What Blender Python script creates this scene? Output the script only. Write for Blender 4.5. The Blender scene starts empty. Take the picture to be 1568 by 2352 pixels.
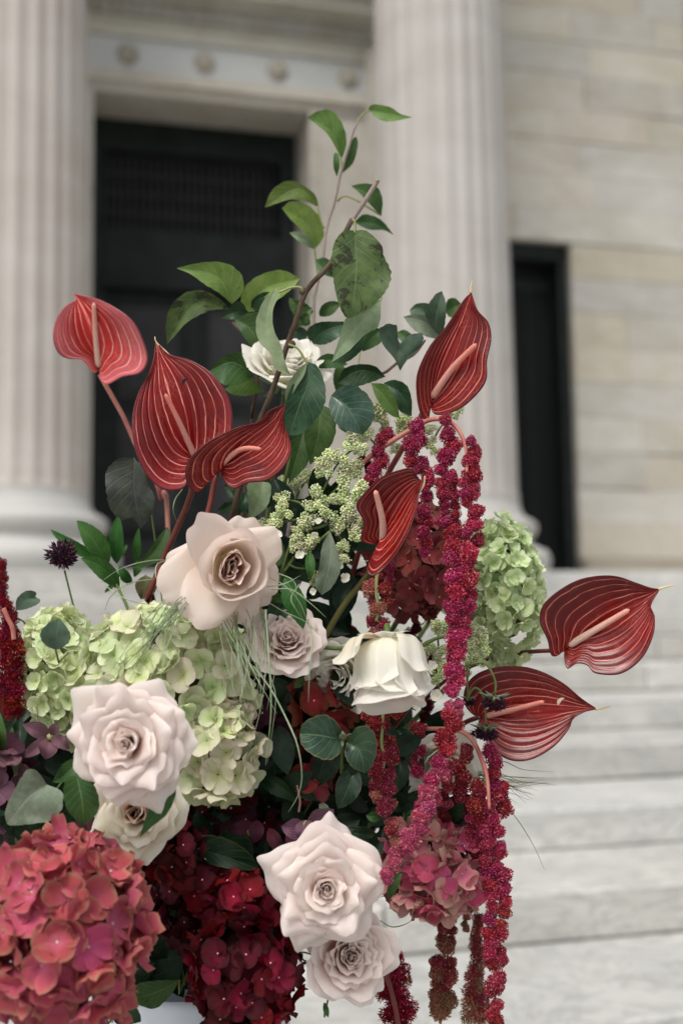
import bpy, math, random
import numpy as np
from mathutils import Vector, Matrix

random.seed(7)
rng = np.random.default_rng(7)
SC = bpy.context.scene
COL = SC.collection

# ------------------------------------------------------------------ camera
FPX = 2822.0                     # focal length in reference pixels (photo 1568 wide)
TH, RHO, AL = math.atan(0.1006), 0.0137, math.radians(15.3)
CAM = np.array([0, 0, 1.06])
R0 = np.array([1.0, 0, 0]); FW = np.array([0, math.cos(TH), math.sin(TH)]); U0 = np.array([0, -math.sin(TH), math.cos(TH)])
RT = R0 * math.cos(RHO) - U0 * math.sin(RHO); UP = U0 * math.cos(RHO) + R0 * math.sin(RHO)
cam = bpy.data.cameras.new('camera'); co = bpy.data.objects.new('camera', cam); COL.objects.link(co)
co.matrix_world = Matrix(((RT[0], UP[0], -FW[0], CAM[0]), (RT[1], UP[1], -FW[1], CAM[1]), (RT[2], UP[2], -FW[2], CAM[2]), (0, 0, 0, 1)))
cam.sensor_fit = 'HORIZONTAL'; cam.sensor_width = 24.0; cam.lens = FPX / 1568 * 24
cam.clip_start = 0.05; cam.clip_end = 500
cam.dof.use_dof = True; cam.dof.focus_distance = 1.16; cam.dof.aperture_fstop = 3.6
SC.camera = co
# ------------------------------------------------------------------ world, sun, exposure
w = bpy.data.worlds.new('World'); SC.world = w; w.use_nodes = True
nt = w.node_tree; nt.nodes.clear()
sky = nt.nodes.new('ShaderNodeTexSky'); sky.sky_type = 'NISHITA'; sky.sun_disc = False
SUN_EL, SUN_AZ = math.radians(58), math.radians(-155)      # azimuth clockwise from +Y: behind the camera, a little left
sky.sun_elevation = SUN_EL; sky.sun_rotation = SUN_AZ; sky.dust_density = 3.0; sky.ozone_density = 1.0; sky.air_density = 1.2
hs = nt.nodes.new('ShaderNodeHueSaturation'); hs.inputs['Saturation'].default_value = 0.22
bg = nt.nodes.new('ShaderNodeBackground'); bg.inputs['Strength'].default_value = 0.10
ow = nt.nodes.new('ShaderNodeOutputWorld')
nt.links.new(sky.outputs[0], hs.inputs['Color']); nt.links.new(hs.outputs[0], bg.inputs[0]); nt.links.new(bg.outputs[0], ow.inputs[0])
sl = bpy.data.lights.new('sun', 'SUN'); sl.energy = 1.5; sl.angle = math.radians(24); sl.color = (1.0, 0.97, 0.92)
so = bpy.data.objects.new('sun', sl); COL.objects.link(so)
sd = Vector((math.sin(SUN_AZ) * math.cos(SUN_EL), math.cos(SUN_AZ) * math.cos(SUN_EL), math.sin(SUN_EL)))
so.rotation_euler = (-sd).to_track_quat('-Z', 'Y').to_euler(); so.location = (0, -3, 8)
SC.view_settings.view_transform = 'Standard'; SC.view_settings.look = 'None'
SC.view_settings.exposure = 0.68; SC.view_settings.gamma = 1.0; SC.view_settings.use_curve_mapping = False
SC.render.engine = 'CYCLES'
SC.cycles.use_denoising = True
SC.cycles.max_bounces = 6; SC.cycles.diffuse_bounces = 3; SC.cycles.glossy_bounces = 2
SC.cycles.transmission_bounces = 4; SC.cycles.transparent_max_bounces = 4

# ------------------------------------------------------------------ helpers: points
def at(x, y, D):
    """3D point seen at reference pixel x,y at forward distance D."""
    x = np.asarray(x, float); y = np.asarray(y, float); D = np.asarray(D, float)
    return CAM + D[..., None] * (FW + RT * ((x - 784) / FPX)[..., None] + UP * ((1176 - y) / FPX)[..., None])
def vd(a, b, c):
    v = RT * a + UP * b - FW * c
    return v / np.linalg.norm(v)
KEYS = dict(a=(1, 0, 1, 0), c1=(.44, 0, .44, 595.8), c2=(.48, 376.3, .48, 188.2), c3=(.44, 564.5, .44, 846.7), c4=(.4, 0, .4, 1317.1),
            c5=(.36, 501.8, .36, 1379.8), b1=(.4, 0, .4, 1787.5), b2=(.44, 564.5, .44, 1787.5), b3=(.48, 815.4, .48, 1191.7),
            c6=(.32, 188.2, .32, 1066.2), w=(.36, 188.2, .36, 564.5))
def K(k, pts):
    a, b, c, d = KEYS[k]
    return np.array([[p[0] * a + b, p[1] * c + d] for p in pts], float)
def spline(P, n):
    P = np.asarray(P, float)
    if len(P) == 2:
        t = np.linspace(0, 1, n)[:, None]; return P[0] * (1 - t) + P[1] * t
    Q = np.vstack([2 * P[0] - P[1], P, 2 * P[-1] - P[-2]]); out = []
    for i in range(len(P) - 1):
        t = np.linspace(0, 1, 12, endpoint=False)[:, None]; a, b, c, d = Q[i:i + 4]
        out.append(.5 * ((2 * b) + (c - a) * t + (2 * a - 5 * b + 4 * c - d) * t ** 2 + (3 * b - a - 3 * c + d) * t ** 3))
    S = np.vstack(out + [P[-1:]])
    L = np.r_[0, np.cumsum(np.linalg.norm(np.diff(S, axis=0), axis=1))]
    s = np.linspace(0, L[-1], n)
    return np.stack([np.interp(s, L, S[:, k]) for k in range(S.shape[1])], 1)

# ------------------------------------------------------------------ helpers: meshes
class MB:
    def __init__(s): s.V = []; s.F = []; s.A = []; s.n = 0
    def add(s, V, F, A=None):
        V = np.asarray(V, float); s.V.append(V); s.F += [tuple(int(i) + s.n for i in f) for f in F]
        s.A.append(np.zeros((len(V), 3)) if A is None else np.asarray(A, float)); s.n += len(V); return s
    def grid(s, P, A=None, closeu=False):
        nu, nv = P.shape[:2]; F = []
        for i in range(nu if closeu else nu - 1):
            j2 = (i + 1) % nu
            for j in range(nv - 1): F.append((i * nv + j, j2 * nv + j, j2 * nv + j + 1, i * nv + j + 1))
        return s.add(P.reshape(-1, 3), F, None if A is None else A.reshape(-1, 3))
    def tube(s, P, rad, n=7, attr=0.0):
        P = np.asarray(P, float); m = len(P); rad = np.broadcast_to(np.interp(np.linspace(0, 1, m), np.linspace(0, 1, np.size(rad)), np.atleast_1d(rad)), (m,))
        T = np.gradient(P, axis=0); T /= np.linalg.norm(T, axis=1)[:, None] + 1e-12
        ref = np.array([0.3, 0.2, 1.0]) if abs(T[0][2]) < .9 else np.array([1.0, .2, .1])
        G = np.zeros((m, n + 0, 3)); A = np.zeros((m, n, 3)); a = np.linspace(0, 2 * math.pi, n, endpoint=False)
        N = np.cross(T[0], ref)
        for i in range(m):
            N = N - T[i] * (N @ T[i]); N /= np.linalg.norm(N) + 1e-12; B = np.cross(T[i], N)
            G[i] = P[i] + rad[i] * (np.cos(a)[:, None] * N + np.sin(a)[:, None] * B)
            A[i, :, 0] = a / 6.283; A[i, :, 1] = i / max(1, m - 1); A[i, :, 2] = attr
        F = []
        for i in range(m - 1):
            for j in range(n): k = (j + 1) % n; F.append((i * n + j, i * n + k, (i + 1) * n + k, (i + 1) * n + j))
        F.append(tuple(range(n - 1, -1, -1))); F.append(tuple((m - 1) * n + j for j in range(n)))
        return s.add(G.reshape(-1, 3), F, A.reshape(-1, 3))
    def box(s, c, h, axes=None, A=None):
        c = np.asarray(c, float); ax = np.eye(3) if axes is None else axes
        V = [c + ax[0] * h[0] * i + ax[1] * h[1] * j + ax[2] * h[2] * k for i in (-1, 1) for j in (-1, 1) for k in (-1, 1)]
        return s.add(V, [(0, 1, 3, 2), (4, 6, 7, 5), (0, 4, 5, 1), (2, 3, 7, 6), (0, 2, 6, 4), (1, 5, 7, 3)], A)
    def mesh(s, name, mat, smooth=True, off=None):
        V = np.vstack(s.V); A = np.vstack(s.A)
        if off is not None: V = V - np.asarray(off)
        me = bpy.data.meshes.new(name); me.from_pydata(V.tolist(), [], s.F)
        at_ = me.attributes.new('pc', 'FLOAT_VECTOR', 'POINT'); at_.data.foreach_set('vector', A.astype(np.float32).ravel())
        if smooth: me.polygons.foreach_set('use_smooth', [True] * len(me.polygons))
        me.materials.append(mat); me.update(); return me
    def obj(s, name, mat, parent=None, smooth=True, loc=None):
        """loc: world origin for the object; with a parent (unrotated empty) the mesh is stored relative to it."""
        base = np.array(parent['_o'][:]) if parent is not None and '_o' in parent else np.zeros(3)
        if parent is None and loc is not None:
            o = bpy.data.objects.new(name, s.mesh(name, mat, smooth, loc)); o.location = loc; o['_o'] = [float(v) for v in loc]
        else:
            o = bpy.data.objects.new(name, s.mesh(name, mat, smooth, base)); o.parent = parent
            if parent is not None: o['_o'] = [float(v) for v in base]
        COL.objects.link(o); return o
def tag(o, label=None, cat=None, group=None, kind=None):
    if label: o['label'] = label
    if cat: o['category'] = cat
    if group: o['group'] = group
    if kind: o['kind'] = kind
    return o
def thing(name, loc, label, cat, group=None):
    o = bpy.data.objects.new(name, None); COL.objects.link(o); o.location = [float(v) for v in loc]
    o['_o'] = [float(v) for v in loc]; o.empty_display_size = .02
    return tag(o, label, cat, group)
def inst(name, me, parent, M, root):
    """place shared mesh `me` with world matrix M under an (unrotated) empty `root`; parent may be root or a part at root's origin"""
    o = bpy.data.objects.new(name, me); COL.objects.link(o); o.parent = parent
    o.matrix_local = Matrix.Translation(Vector(root['_o'][:])).inverted() @ M
    return o
def basis(p, z, s, spin=0.0, up=None, sv=None):
    z = Vector(z).normalized(); q = z.to_track_quat('Z', 'Y').to_matrix() @ Matrix.Rotation(spin, 3, 'Z')
    S = Matrix.Diagonal(Vector(sv if sv is not None else (s, s, s)))
    return Matrix.Translation(Vector(p)) @ (q @ S).to_4x4()

# ------------------------------------------------------------------ helpers: materials
class NT:
    def __init__(s, name):
        s.m = bpy.data.materials.new(name); s.m.use_nodes = True; s.t = s.m.node_tree; s.t.nodes.clear()
        s.out = s.t.nodes.new('ShaderNodeOutputMaterial'); s.p = s.t.nodes.new('ShaderNodeBsdfPrincipled')
    def n(s, t, **k):
        x = s.t.nodes.new(t)
        for a, b in k.items(): setattr(x, a, b)
        return x
    def l(s, a, b): s.t.links.new(a, b)
    def val(s, x):
        if isinstance(x, (int, float)):
            v = s.n('ShaderNodeValue'); v.outputs[0].default_value = x; return v.outputs[0]
        return x
    def math(s, op, a, b=None, c=None):
        m = s.n('ShaderNodeMath', operation=op)
        for i, v in enumerate((a, b, c)):
            if v is None: continue
            if isinstance(v, (int, float)): m.inputs[i].default_value = v
            else: s.l(v, m.inputs[i])
        return m.outputs[0]
    def pc(s):
        a = s.n('ShaderNodeAttribute', attribute_name='pc'); x = s.n('ShaderNodeSeparateXYZ'); s.l(a.outputs['Vector'], x.inputs[0]); return x.outputs
    def rnd(s): return s.n('ShaderNodeObjectInfo').outputs['Random']
    def noise(s, scale, detail=3, rough=.55, coord='Object', stretch=None, dist=0.0):
        tc = s.n('ShaderNodeTexCoord'); v = tc.outputs[coord] if coord != 'World' else s.n('ShaderNodeNewGeometry').outputs['Position']
        if stretch:
            mp = s.n('ShaderNodeMapping'); mp.inputs['Scale'].default_value = stretch; s.l(v, mp.inputs[0]); v = mp.outputs[0]
        n = s.n('ShaderNodeTexNoise'); n.inputs['Scale'].default_value = scale; n.inputs['Detail'].default_value = detail
        n.inputs['Roughness'].default_value = rough; n.inputs['Distortion'].default_value = dist; s.l(v, n.inputs['Vector']); return n.outputs['Fac']
    def ramp(s, fac, st):
        r = s.n('ShaderNodeValToRGB'); e = r.color_ramp.elements
        while len(e) < len(st): e.new(0.5)
        for i, (p, c) in enumerate(st): e[i].position = p; e[i].color = (*c, 1)
        s.l(fac, r.inputs[0]); return r.outputs[0]
    def mix(s, f, a, b, mode='MIX'):
        m = s.n('ShaderNodeMix', data_type='RGBA', blend_type=mode)
        for i, v in ((0, f), (6, a), (7, b)):
            if isinstance(v, (int, float)): m.inputs[i].default_value = v
            elif isinstance(v, tuple): m.inputs[i].default_value = (*v, 1)
            else: s.l(v, m.inputs[i])
        return m.outputs[2]
    def sm(s, x, a, b):
        m = s.n('ShaderNodeMapRange', interpolation_type='SMOOTHSTEP'); m.inputs[1].default_value = a; m.inputs[2].default_value = b; s.l(x, m.inputs[0]); return m.outputs[0]
    def bump(s, h, strength, dist=0.001):
        b = s.n('ShaderNodeBump'); b.inputs['Strength'].default_value = strength; b.inputs['Distance'].default_value = dist; s.l(h, b.inputs['Height']); s.l(b.outputs[0], s.p.inputs['Normal']); return b
    def hsv(s, col, h=None, sa=None, v=None):
        n = s.n('ShaderNodeHueSaturation')
        for k, x in (('Hue', h), ('Saturation', sa), ('Value', v)):
            if x is None: continue
            if isinstance(x, (int, float)): n.inputs[k].default_value = x
            else: s.l(x, n.inputs[k])
        s.l(col, n.inputs['Color']); return n.outputs[0]
    def done(s, col, rough=.5, spec=.4, trans=0.0, tcol=None, coat=0.0):
        if isinstance(col, tuple): s.p.inputs['Base Color'].default_value = (*col, 1)
        else: s.l(col, s.p.inputs['Base Color'])
        if isinstance(rough, (int, float)): s.p.inputs['Roughness'].default_value = rough
        else: s.l(rough, s.p.inputs['Roughness'])
        s.p.inputs['Specular IOR Level'].default_value = spec
        if coat: s.p.inputs['Coat Weight'].default_value = coat; s.p.inputs['Coat Roughness'].default_value = .13
        if trans > 0:
            t = s.n('ShaderNodeBsdfTranslucent'); mx = s.n('ShaderNodeMixShader'); mx.inputs[0].default_value = trans
            if tcol is not None: t.inputs[0].default_value = (*tcol, 1)
            elif isinstance(col, tuple): t.inputs[0].default_value = (*col, 1)
            else: s.l(col, t.inputs[0])
            s.l(s.p.outputs[0], mx.inputs[1]); s.l(t.outputs[0], mx.inputs[2]); s.l(mx.outputs[0], s.out.inputs[0])
        else: s.l(s.p.outputs[0], s.out.inputs[0])
        return s.m

def m_petal(name, ramp, mott=.12, hv=.02, vv=.12, trans=.3, rough=.55, edge=None, veins=0.0, spec=.25):
    """petal: colour by height on the petal (pc.y), fine mottling, each piece a little different"""
    t = NT(name); x, y, z = t.pc(); r = t.rnd()
    f = t.math('ADD', y, t.math('MULTIPLY', t.math('SUBTRACT', t.noise(60, 3), .5), .25))
    c = t.ramp(f, ramp)
    if edge is not None:
        e = t.sm(t.math('ADD', t.math('MAXIMUM', t.math('ABSOLUTE', x), y), t.math('MULTIPLY', t.math('SUBTRACT', t.noise(90, 2), .5), .3)), .78, 1.05)
        c = t.mix(t.math('MULTIPLY', e, edge[1]), c, edge[0])
    v = t.math('ADD', 1 - vv, t.math('MULTIPLY', r, 2 * vv)); v = t.math('MULTIPLY', v, t.math('ADD', 1 - mott, t.math('MULTIPLY', t.noise(140, 4), 2 * mott)))
    h = t.math('ADD', .5 - hv, t.math('MULTIPLY', t.math('FRACT', t.math('MULTIPLY', r, 7.31)), 2 * hv))
    c = t.hsv(c, h, None, v)
    if veins:
        ph = t.math('MULTIPLY', x, 26.0); s_ = t.math('SINE', t.math('ADD', ph, t.math('MULTIPLY', t.noise(50, 2), 6)))
        t.bump(t.math('ADD', t.math('MULTIPLY', s_, .5), t.noise(200, 3)), veins, .0006)
    else: t.bump(t.noise(160, 3), .12, .001)
    return t.done(c, rough, spec, trans)

def m_leaf(name, base, light, vein, spots=0.0, under=None, trans=.2, rough=.45, spec=.2, hv=.018, vv=.25, nveins=8.0, vs=.6, edge=None):
    base, light, vein = (tuple(.88 * q for q in cc) for cc in (base, light, vein))
    t = NT(name); x, y, z = t.pc(); r = t.rnd(); ax = t.math('ABSOLUTE', x)
    n1 = t.noise(60, 5, .65)
    c = t.mix(t.sm(n1, .36, .64), base, light)
    c = t.mix(t.math('MULTIPLY', t.sm(t.noise(17, 2), .5, .7), .35), c, (base[0] * .55, base[1] * .6, base[2] * .6))
    c = t.hsv(c, t.math('ADD', .5 - hv, t.math('MULTIPLY', t.math('FRACT', t.math('MULTIPLY', r, 5.7)), 2 * hv)), None, t.math('ADD', 1 - vv, t.math('MULTIPLY', r, 2 * vv)))
    fr = t.math('FRACT', t.math('ADD', t.math('SUBTRACT', t.math('MULTIPLY', y, nveins), t.math('MULTIPLY', t.math('POWER', ax, .8), 2.4)), t.math('MULTIPLY', t.noise(30, 2), .5)))
    side = t.math('SUBTRACT', 1, t.sm(t.math('ABSOLUTE', t.math('SUBTRACT', fr, .5)), .03, .10))
    mid = t.math('SUBTRACT', 1, t.sm(ax, .02, .05))
    vm = t.math('MAXIMUM', t.math('MULTIPLY', side, .45), mid)
    c = t.mix(t.math('MULTIPLY', vm, vs), c, vein)
    if spots:
        s_ = t.sm(t.noise(55, 4, .65, dist=.5), .70 - .16 * spots, .76 - .14 * spots)
        c = t.mix(t.math('MULTIPLY', s_, .8), c, (.022, .016, .012))
    if edge is not None: c = t.mix(t.math('MULTIPLY', t.sm(ax, .9, 1.0), .6), c, edge)
    if under is not None:
        g = t.n('ShaderNodeNewGeometry'); c = t.mix(g.outputs['Backfacing'], c, t.mix(t.math('MULTIPLY', vm, .5), under, vein))
    t.bump(t.math('ADD', t.math('MULTIPLY', vm, -1.0), t.math('MULTIPLY', t.noise(90, 4), .8)), .35, .0012)
    return t.done(c, rough, spec, trans, None)

def m_spathe(name, dark, bright, vein, blush_sheen, nv=5.6, rough=.36, bl=(.75, 1.1)):
    t = NT(name); x, y, z = t.pc(); ax = t.math('ABSOLUTE', x)
    wob = t.math('MULTIPLY', t.math('SUBTRACT', t.noise(17, 3), .5), 1.0)
    k = t.math('ADD', t.math('MULTIPLY', ax, nv), wob)
    d = t.math('ABSOLUTE', t.math('SUBTRACT', t.math('FRACT', t.math('ADD', k, .5)), .5))
    line = t.math('SUBTRACT', 1, t.sm(d, .022, .085))
    line = t.math('MULTIPLY', line, t.sm(y, -.02, .07))
    # finer broken veins half-way between the main ones
    d2 = t.math('ABSOLUTE', t.math('SUBTRACT', t.math('FRACT', t.math('ADD', t.math('ADD', k, t.math('MULTIPLY', t.noise(55, 3), .35)), -.18)), .5))
    fine = t.math('MULTIPLY', t.math('SUBTRACT', 1, t.sm(d2, .01, .05)), t.math('MULTIPLY', t.sm(t.noise(26, 2), .52, .62), .22))
    c = t.mix(t.sm(t.noise(22, 4, .6), .40, .64), dark, bright)
    c = t.mix(t.math('MULTIPLY', t.math('SUBTRACT', 1, t.sm(d, .1, .5)), .35), c, bright)
    c = t.mix(t.math('MULTIPLY', t.math('POWER', t.math('SUBTRACT', 1, ax), 2.0), .6), c, tuple(min(1, q * 1.5) for q in bright))
    c = t.mix(t.math('MULTIPLY', t.sm(ax, bl[0], bl[1]), .75), c, blush_sheen)  # edge tint: pink pigment, and painted sky sheen on the largest spathe
    line = t.math('MULTIPLY', line, t.math('ADD', .35, t.math('MULTIPLY', t.sm(t.noise(34, 3), .36, .58), .65)))
    c = t.mix(t.math('MAXIMUM', t.math('MULTIPLY', line, .92), fine), c, vein)
    vo = t.n('ShaderNodeTexVoronoi', feature='DISTANCE_TO_EDGE'); vo.inputs['Scale'].default_value = 110; tc = t.n('ShaderNodeTexCoord'); t.l(tc.outputs['Object'], vo.inputs['Vector'])
    c = t.mix(t.math('MULTIPLY', t.math('SUBTRACT', 1, t.sm(vo.outputs['Distance'], .0, .06)), t.math('MULTIPLY', t.sm(t.noise(30, 3), .45, .6), .13)), c, vein)
    # dark rim and small brown blemishes
    c = t.mix(t.math('MULTIPLY', t.sm(ax, .965, .99), .6), c, (.06, .004, .006))
    c = t.mix(t.math('MULTIPLY', t.sm(t.noise(70, 3, .7, dist=.8), .70, .74), .55), c, (.05, .008, .006))
    quilt = t.math('POWER', t.math('MULTIPLY', d, 2.0), .6)
    t.bump(t.math('ADD', t.math('MULTIPLY', quilt, 1.0), t.math('MULTIPLY', t.noise(120, 4), .35)), .30, .0013)
    return t.done(c, t.math('ADD', rough - .12, t.math('MULTIPLY', t.noise(60, 3), .2)), .25, .04, (.5, .02, .02), coat=.22)

def m_plain(name, c1, c2=None, scale=30, rough=.5, spec=.3, trans=0, rnd=0.15, bump=.2, stretch=None, bd=.001, coat=0):
    t = NT(name); c = t.mix(t.sm(t.noise(scale, 4, .6, stretch=stretch), .3, .7), c1, c2 or c1)
    c = t.hsv(c, None, None, t.math('ADD', 1 - rnd, t.math('MULTIPLY', t.rnd(), 2 * rnd)))
    if bump: t.bump(t.noise(scale * 3, 3, stretch=stretch), bump, bd)
    return t.done(c, rough, spec, trans, coat=coat)
def m_grain(name, ramp, speck=None, hv=.015, vv=.2, gamma=None, trans=.15, rough=.75):
    """amaranth and bud grains: pc.x holds a random value for each grain, pc.y how far out it sits"""
    t = NT(name); x, y, z = t.pc(); r = t.rnd()
    c = t.ramp(x, ramp)
    if speck: c = t.mix(t.math('MULTIPLY', t.math('GREATER_THAN', x, speck[1]), speck[2]), c, speck[0])
    c = t.hsv(c, t.math('ADD', .5 - hv, t.math('MULTIPLY', t.math('FRACT', t.math('MULTIPLY', r, 9.1)), 2 * hv)), None, t.math('ADD', 1 - vv, t.math('MULTIPLY', r, 2 * vv)))
    return t.done(c, rough, .2, trans)

def m_marble(name, c1, c2, vein, scale=1.6, rough=.6, rnd=.10, veins=.5, grime=None):
    c1, c2, vein = (tuple(.92 * q for q in cc) for cc in (c1, c2, vein))
    t = NT(name); n1 = t.noise(scale, 5, .6, 'World', (1, 1, 2.2), 1.2); n2 = t.noise(scale * 3.3, 5, .65, 'World', (1, 1, 3.0), 2.0)
    r = t.rnd()
    c = t.mix(t.sm(n1, .32, .68), c1, c2)
    vn = t.math('SUBTRACT', 1, t.sm(t.math('ABSOLUTE', t.math('SUBTRACT', n2, .5)), .0, .05))
    c = t.mix(t.math('MULTIPLY', vn, veins * .6), c, vein)
    c = t.mix(t.math('MULTIPLY', t.sm(t.noise(scale * .8, 3, .5, 'World'), .5, .75), veins * .5), c, vein)
    if grime: c = t.mix(t.math('MULTIPLY', t.sm(t.noise(2.3, 5, .7, 'World', (1, 1, .5)), .52, .72), .5), c, grime)
    c = t.hsv(c, t.math('ADD', .49, t.math('MULTIPLY', t.math('FRACT', t.math('MULTIPLY', r, 3.3)), .02)), t.math('ADD', .7, t.math('MULTIPLY', t.math('FRACT', t.math('MULTIPLY', r, 11.3)), .7)), t.math('ADD', 1 - rnd, t.math('MULTIPLY', r, 2 * rnd)))
    t.bump(t.noise(18, 5, .6, 'World'), .15, .01)
    return t.done(c, rough, .3)

# ================================================================== SETTING
AU = np.array([math.cos(AL), math.sin(AL), 0]); AN = np.array([-math.sin(AL), math.cos(AL), 0]); AZ = np.array([0, 0, 1.0])
AX = np.array([AU, AN, AZ])
def W(a, b, z): return AU * a + AN * b + AZ * z
def bx(mb, a0, a1, b0, b1, z0, z1): return mb.box(W((a0 + a1) / 2, (b0 + b1) / 2, (z0 + z1) / 2), (abs(a1 - a0) / 2, abs(b1 - b0) / 2, (z1 - z0) / 2), AX)
def bbx(mb, a0, a1, b0, b1, z0, z1, c=.012):
    """block with worn (bevelled) front edges: front face b0"""
    V = [W(a, b, z) for b, e in ((b1, 0), (b0 + c, 0), (b0, c)) for a, z in ((a0 + e, z0 + e), (a1 - e, z0 + e), (a1 - e, z1 - e), (a0 + e, z1 - e))]
    F = [(3, 2, 1, 0), (8, 9, 10, 11)]
    for k in (0, 4):
        for i in range(4): j = (i + 1) % 4; F.append((k + i, k + j, k + 4 + j, k + 4 + i))
    return mb.add(V, F)

M_ground = m_marble('paving_stone', (.36, .36, .35), (.45, .45, .43), (.22, .22, .22), 1.2, .7)
M_step = m_marble('step_marble', (.47, .465, .44), (.60, .585, .545), (.28, .275, .265), 1.3, .6, .10, .9, (.34, .32, .28))
M_wall = m_marble('wall_marble', (.52, .485, .41), (.60, .575, .515), (.37, .325, .25), 1.3, .7, .09, .75, (.47, .42, .33))
M_wallbase = m_marble('base_course_stone', (.36, .30, .22), (.42, .36, .28), (.25, .21, .16), 1.2, .7)
M_col = m_marble('column_marble', (.46, .425, .385), (.52, .49, .455), (.41, .37, .335), .9, .6, .03, .35)
M_base = m_marble('base_marble', (.49, .48, .45), (.56, .55, .525), (.42, .41, .38), .9, .6, .03, .3)
M_trim = m_marble('trim_marble', (.54, .51, .45), (.60, .58, .53), (.27, .24, .19), 1.6, .65, .05, .7)
M_panel = m_marble('frieze_marble', (.54, .555, .54), (.60, .61, .60), (.36, .36, .34), 1.2, .6, .03, .3)
M_ros = m_plain('rosette_stone', (.33, .30, .25), (.39, .36, .30), 12, .8)
M_joint = m_plain('joint_mortar', (.24, .22, .18), None, 20, .9)  # mortar colour of the beds behind the stone joints
M_door = m_plain('door_bronze', (.012, .016, .015), (.02, .025, .024), 6, .5, .12, rnd=.05)
M_doorp = m_plain('door_panel_bronze', (.035, .034, .038), (.05, .048, .052), 5, .5, .15, rnd=.1)
M_dark = m_plain('dark_interior', (.006, .007, .007), None, 5, .8)

mb = MB(); bx(mb, -40, 40, -12, 2.4, -.3, 0); tag(mb.obj('ground', M_ground, smooth=False), kind='structure')
# staircase: riser lines (distance of each riser from the camera, measured square to the facade) and tread levels
RB = [1.70, 2.41, 3.03, 3.59, 4.21, 4.81, 5.43, 5.97, 6.5, 7.04, 7.48]
ZB = [-.006, .124, .254, .384, .514, .644, .774, .904, 1.034, 1.164, 1.294, 1.464]
PZ = ZB[-1]
for k, b in enumerate(RB):
    nb = RB[k + 1] if k + 1 < len(RB) else 10.6
    st = bpy.data.objects.new('stone_step', None); COL.objects.link(st); st['_o'] = [0.0, 0, 0]; tag(st, kind='structure')
    a = -9 + random.random() * 1.2
    mb = MB(); bx(mb, -9, 15, b + .05, nb + .2, ZB[k] - .2, ZB[k + 1] - .05); mb.obj('step_bed', M_joint, st, False)
    while a < 15:
        L = random.uniform(1.1, 2.3)
        if k == 0: L = 3
        m_ = MB(); dz = random.uniform(-.003, .003); bbx(m_, a + .003, a + L - .003, b + random.uniform(-.004, .004), nb + .012, ZB[k] + .003, ZB[k + 1] + dz, .008)
        # the slab's underside reads as a dark joint above the tread below
        m_.obj('stone_slab', M_step, st, False); a += L

def blocks(parent, a0, a1, z0, z1, name='stone_block', mat=M_wall, b=9.6, hgt=.31, seed=1):
    rr = random.Random(seed); z = z1
    while z > z0 + .02:
        zz = max(z - hgt, z0); a = a0; first = True
        while a < a1 - .02:
            L = rr.uniform(.35, .7) if (first and rr.random() < .5) else rr.uniform(.75, 1.5); first = False
            e = a + L
            if a1 - e < .3: e = a1
            m_ = MB(); bbx(m_, a + .0015, e - .0015, b + rr.uniform(-.010, .006), b + .25, zz + .0015, z - .0015, .004); m_.obj(name, mat, parent, False); a = e
        z = zz
wall = thing('portico_wall', W(3, 9.6, PZ), 'long marble block wall behind the columns with one tall and one narrow doorway', 'wall')
mb = MB()
for s in ((-9.5, -.02, PZ, 8), (2.95, 4.15, PZ, 8), (4.75, 8.5, PZ, 8), (-.02, 2.95, 6.3, 8), (4.15, 4.75, 4.5, 8)): bx(mb, s[0] + .002, s[1] - .002, 9.615, 9.95, s[2], s[3])
mb.obj('wall_core', M_joint, wall, False)
blocks(wall, -9.5, -.02, PZ + .22, 4.47, seed=2); blocks(wall, -9.5, -.02, 4.47, 8, seed=3)
blocks(wall, 2.95, 4.15, PZ + .22, 4.47, seed=4); blocks(wall, 4.748, 5.98, PZ + .22, 4.47, seed=5)
blocks(wall, 2.95, 5.98, 4.47, 7.26, seed=8); blocks(wall, -.02, 2.95, 6.5, 7.4, seed=6)
blocks(wall, 5.98, 8.5, PZ + .22, 7.26, b=9.56, seed=9)
for a0, a1 in ((-9.5, -.02), (2.95, 4.14), (4.76, 8.5)):
    mb = MB(); bbx(mb, a0, a1, 9.53, 9.8, PZ, PZ + .21, .02); mb.obj('base_course', M_wallbase, wall, False)

# tall doorway surround (entablature with dentils and rosettes)
sur = thing('door_surround', W(1.5, 9.5, PZ), 'carved marble surround of the tall doorway with dentils and round rosettes', 'door surround')
def part(name, parent, mat, *boxes, smooth=False):
    m_ = MB()
    for q in boxes: bx(m_, *q)
    return m_.obj(name, mat, parent, smooth)
part('jamb', sur, M_trim, (2.36, 2.42, 9.44, 10.0, PZ, 5.36), (2.42, 2.84, 9.46, 9.9, PZ, 5.36), (2.84, 2.93, 9.42, 9.9, PZ, 5.96))
part('jamb', sur, M_trim, (.0, .07, 9.42, 9.9, PZ, 5.96), (.07, .55, 9.46, 9.9, PZ, 5.36), (.55, .612, 9.44, 10.0, PZ, 5.36))
part('lintel_fascia', sur, M_trim, (.07, 2.84, 9.44, 10.0, 5.362, 5.44), (.07, 2.84, 9.40, 9.9, 5.44, 5.485), (.07, 2.84, 9.47, 9.9, 5.485, 5.56))
part('frieze', sur, M_panel, (.072, 2.838, 9.485, 9.9, 5.56, 5.84))
part('cornice', sur, M_trim, (.0, 2.94, 9.44, 9.9, 5.96, 5.995), (.07, 2.838, 9.46, 9.9, 5.842, 5.958), (-.02, 2.95, 9.37, 9.9, 6.12, 6.17), (-.06, 2.95, 9.25, 9.9, 6.17, 6.30), (-.1, 2.95, 9.17, 9.9, 6.30, 6.36))
part('dentil_bed', sur, M_ros, (0, 2.94, 9.47, 9.9, 5.996, 6.119))
a = .02
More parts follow.
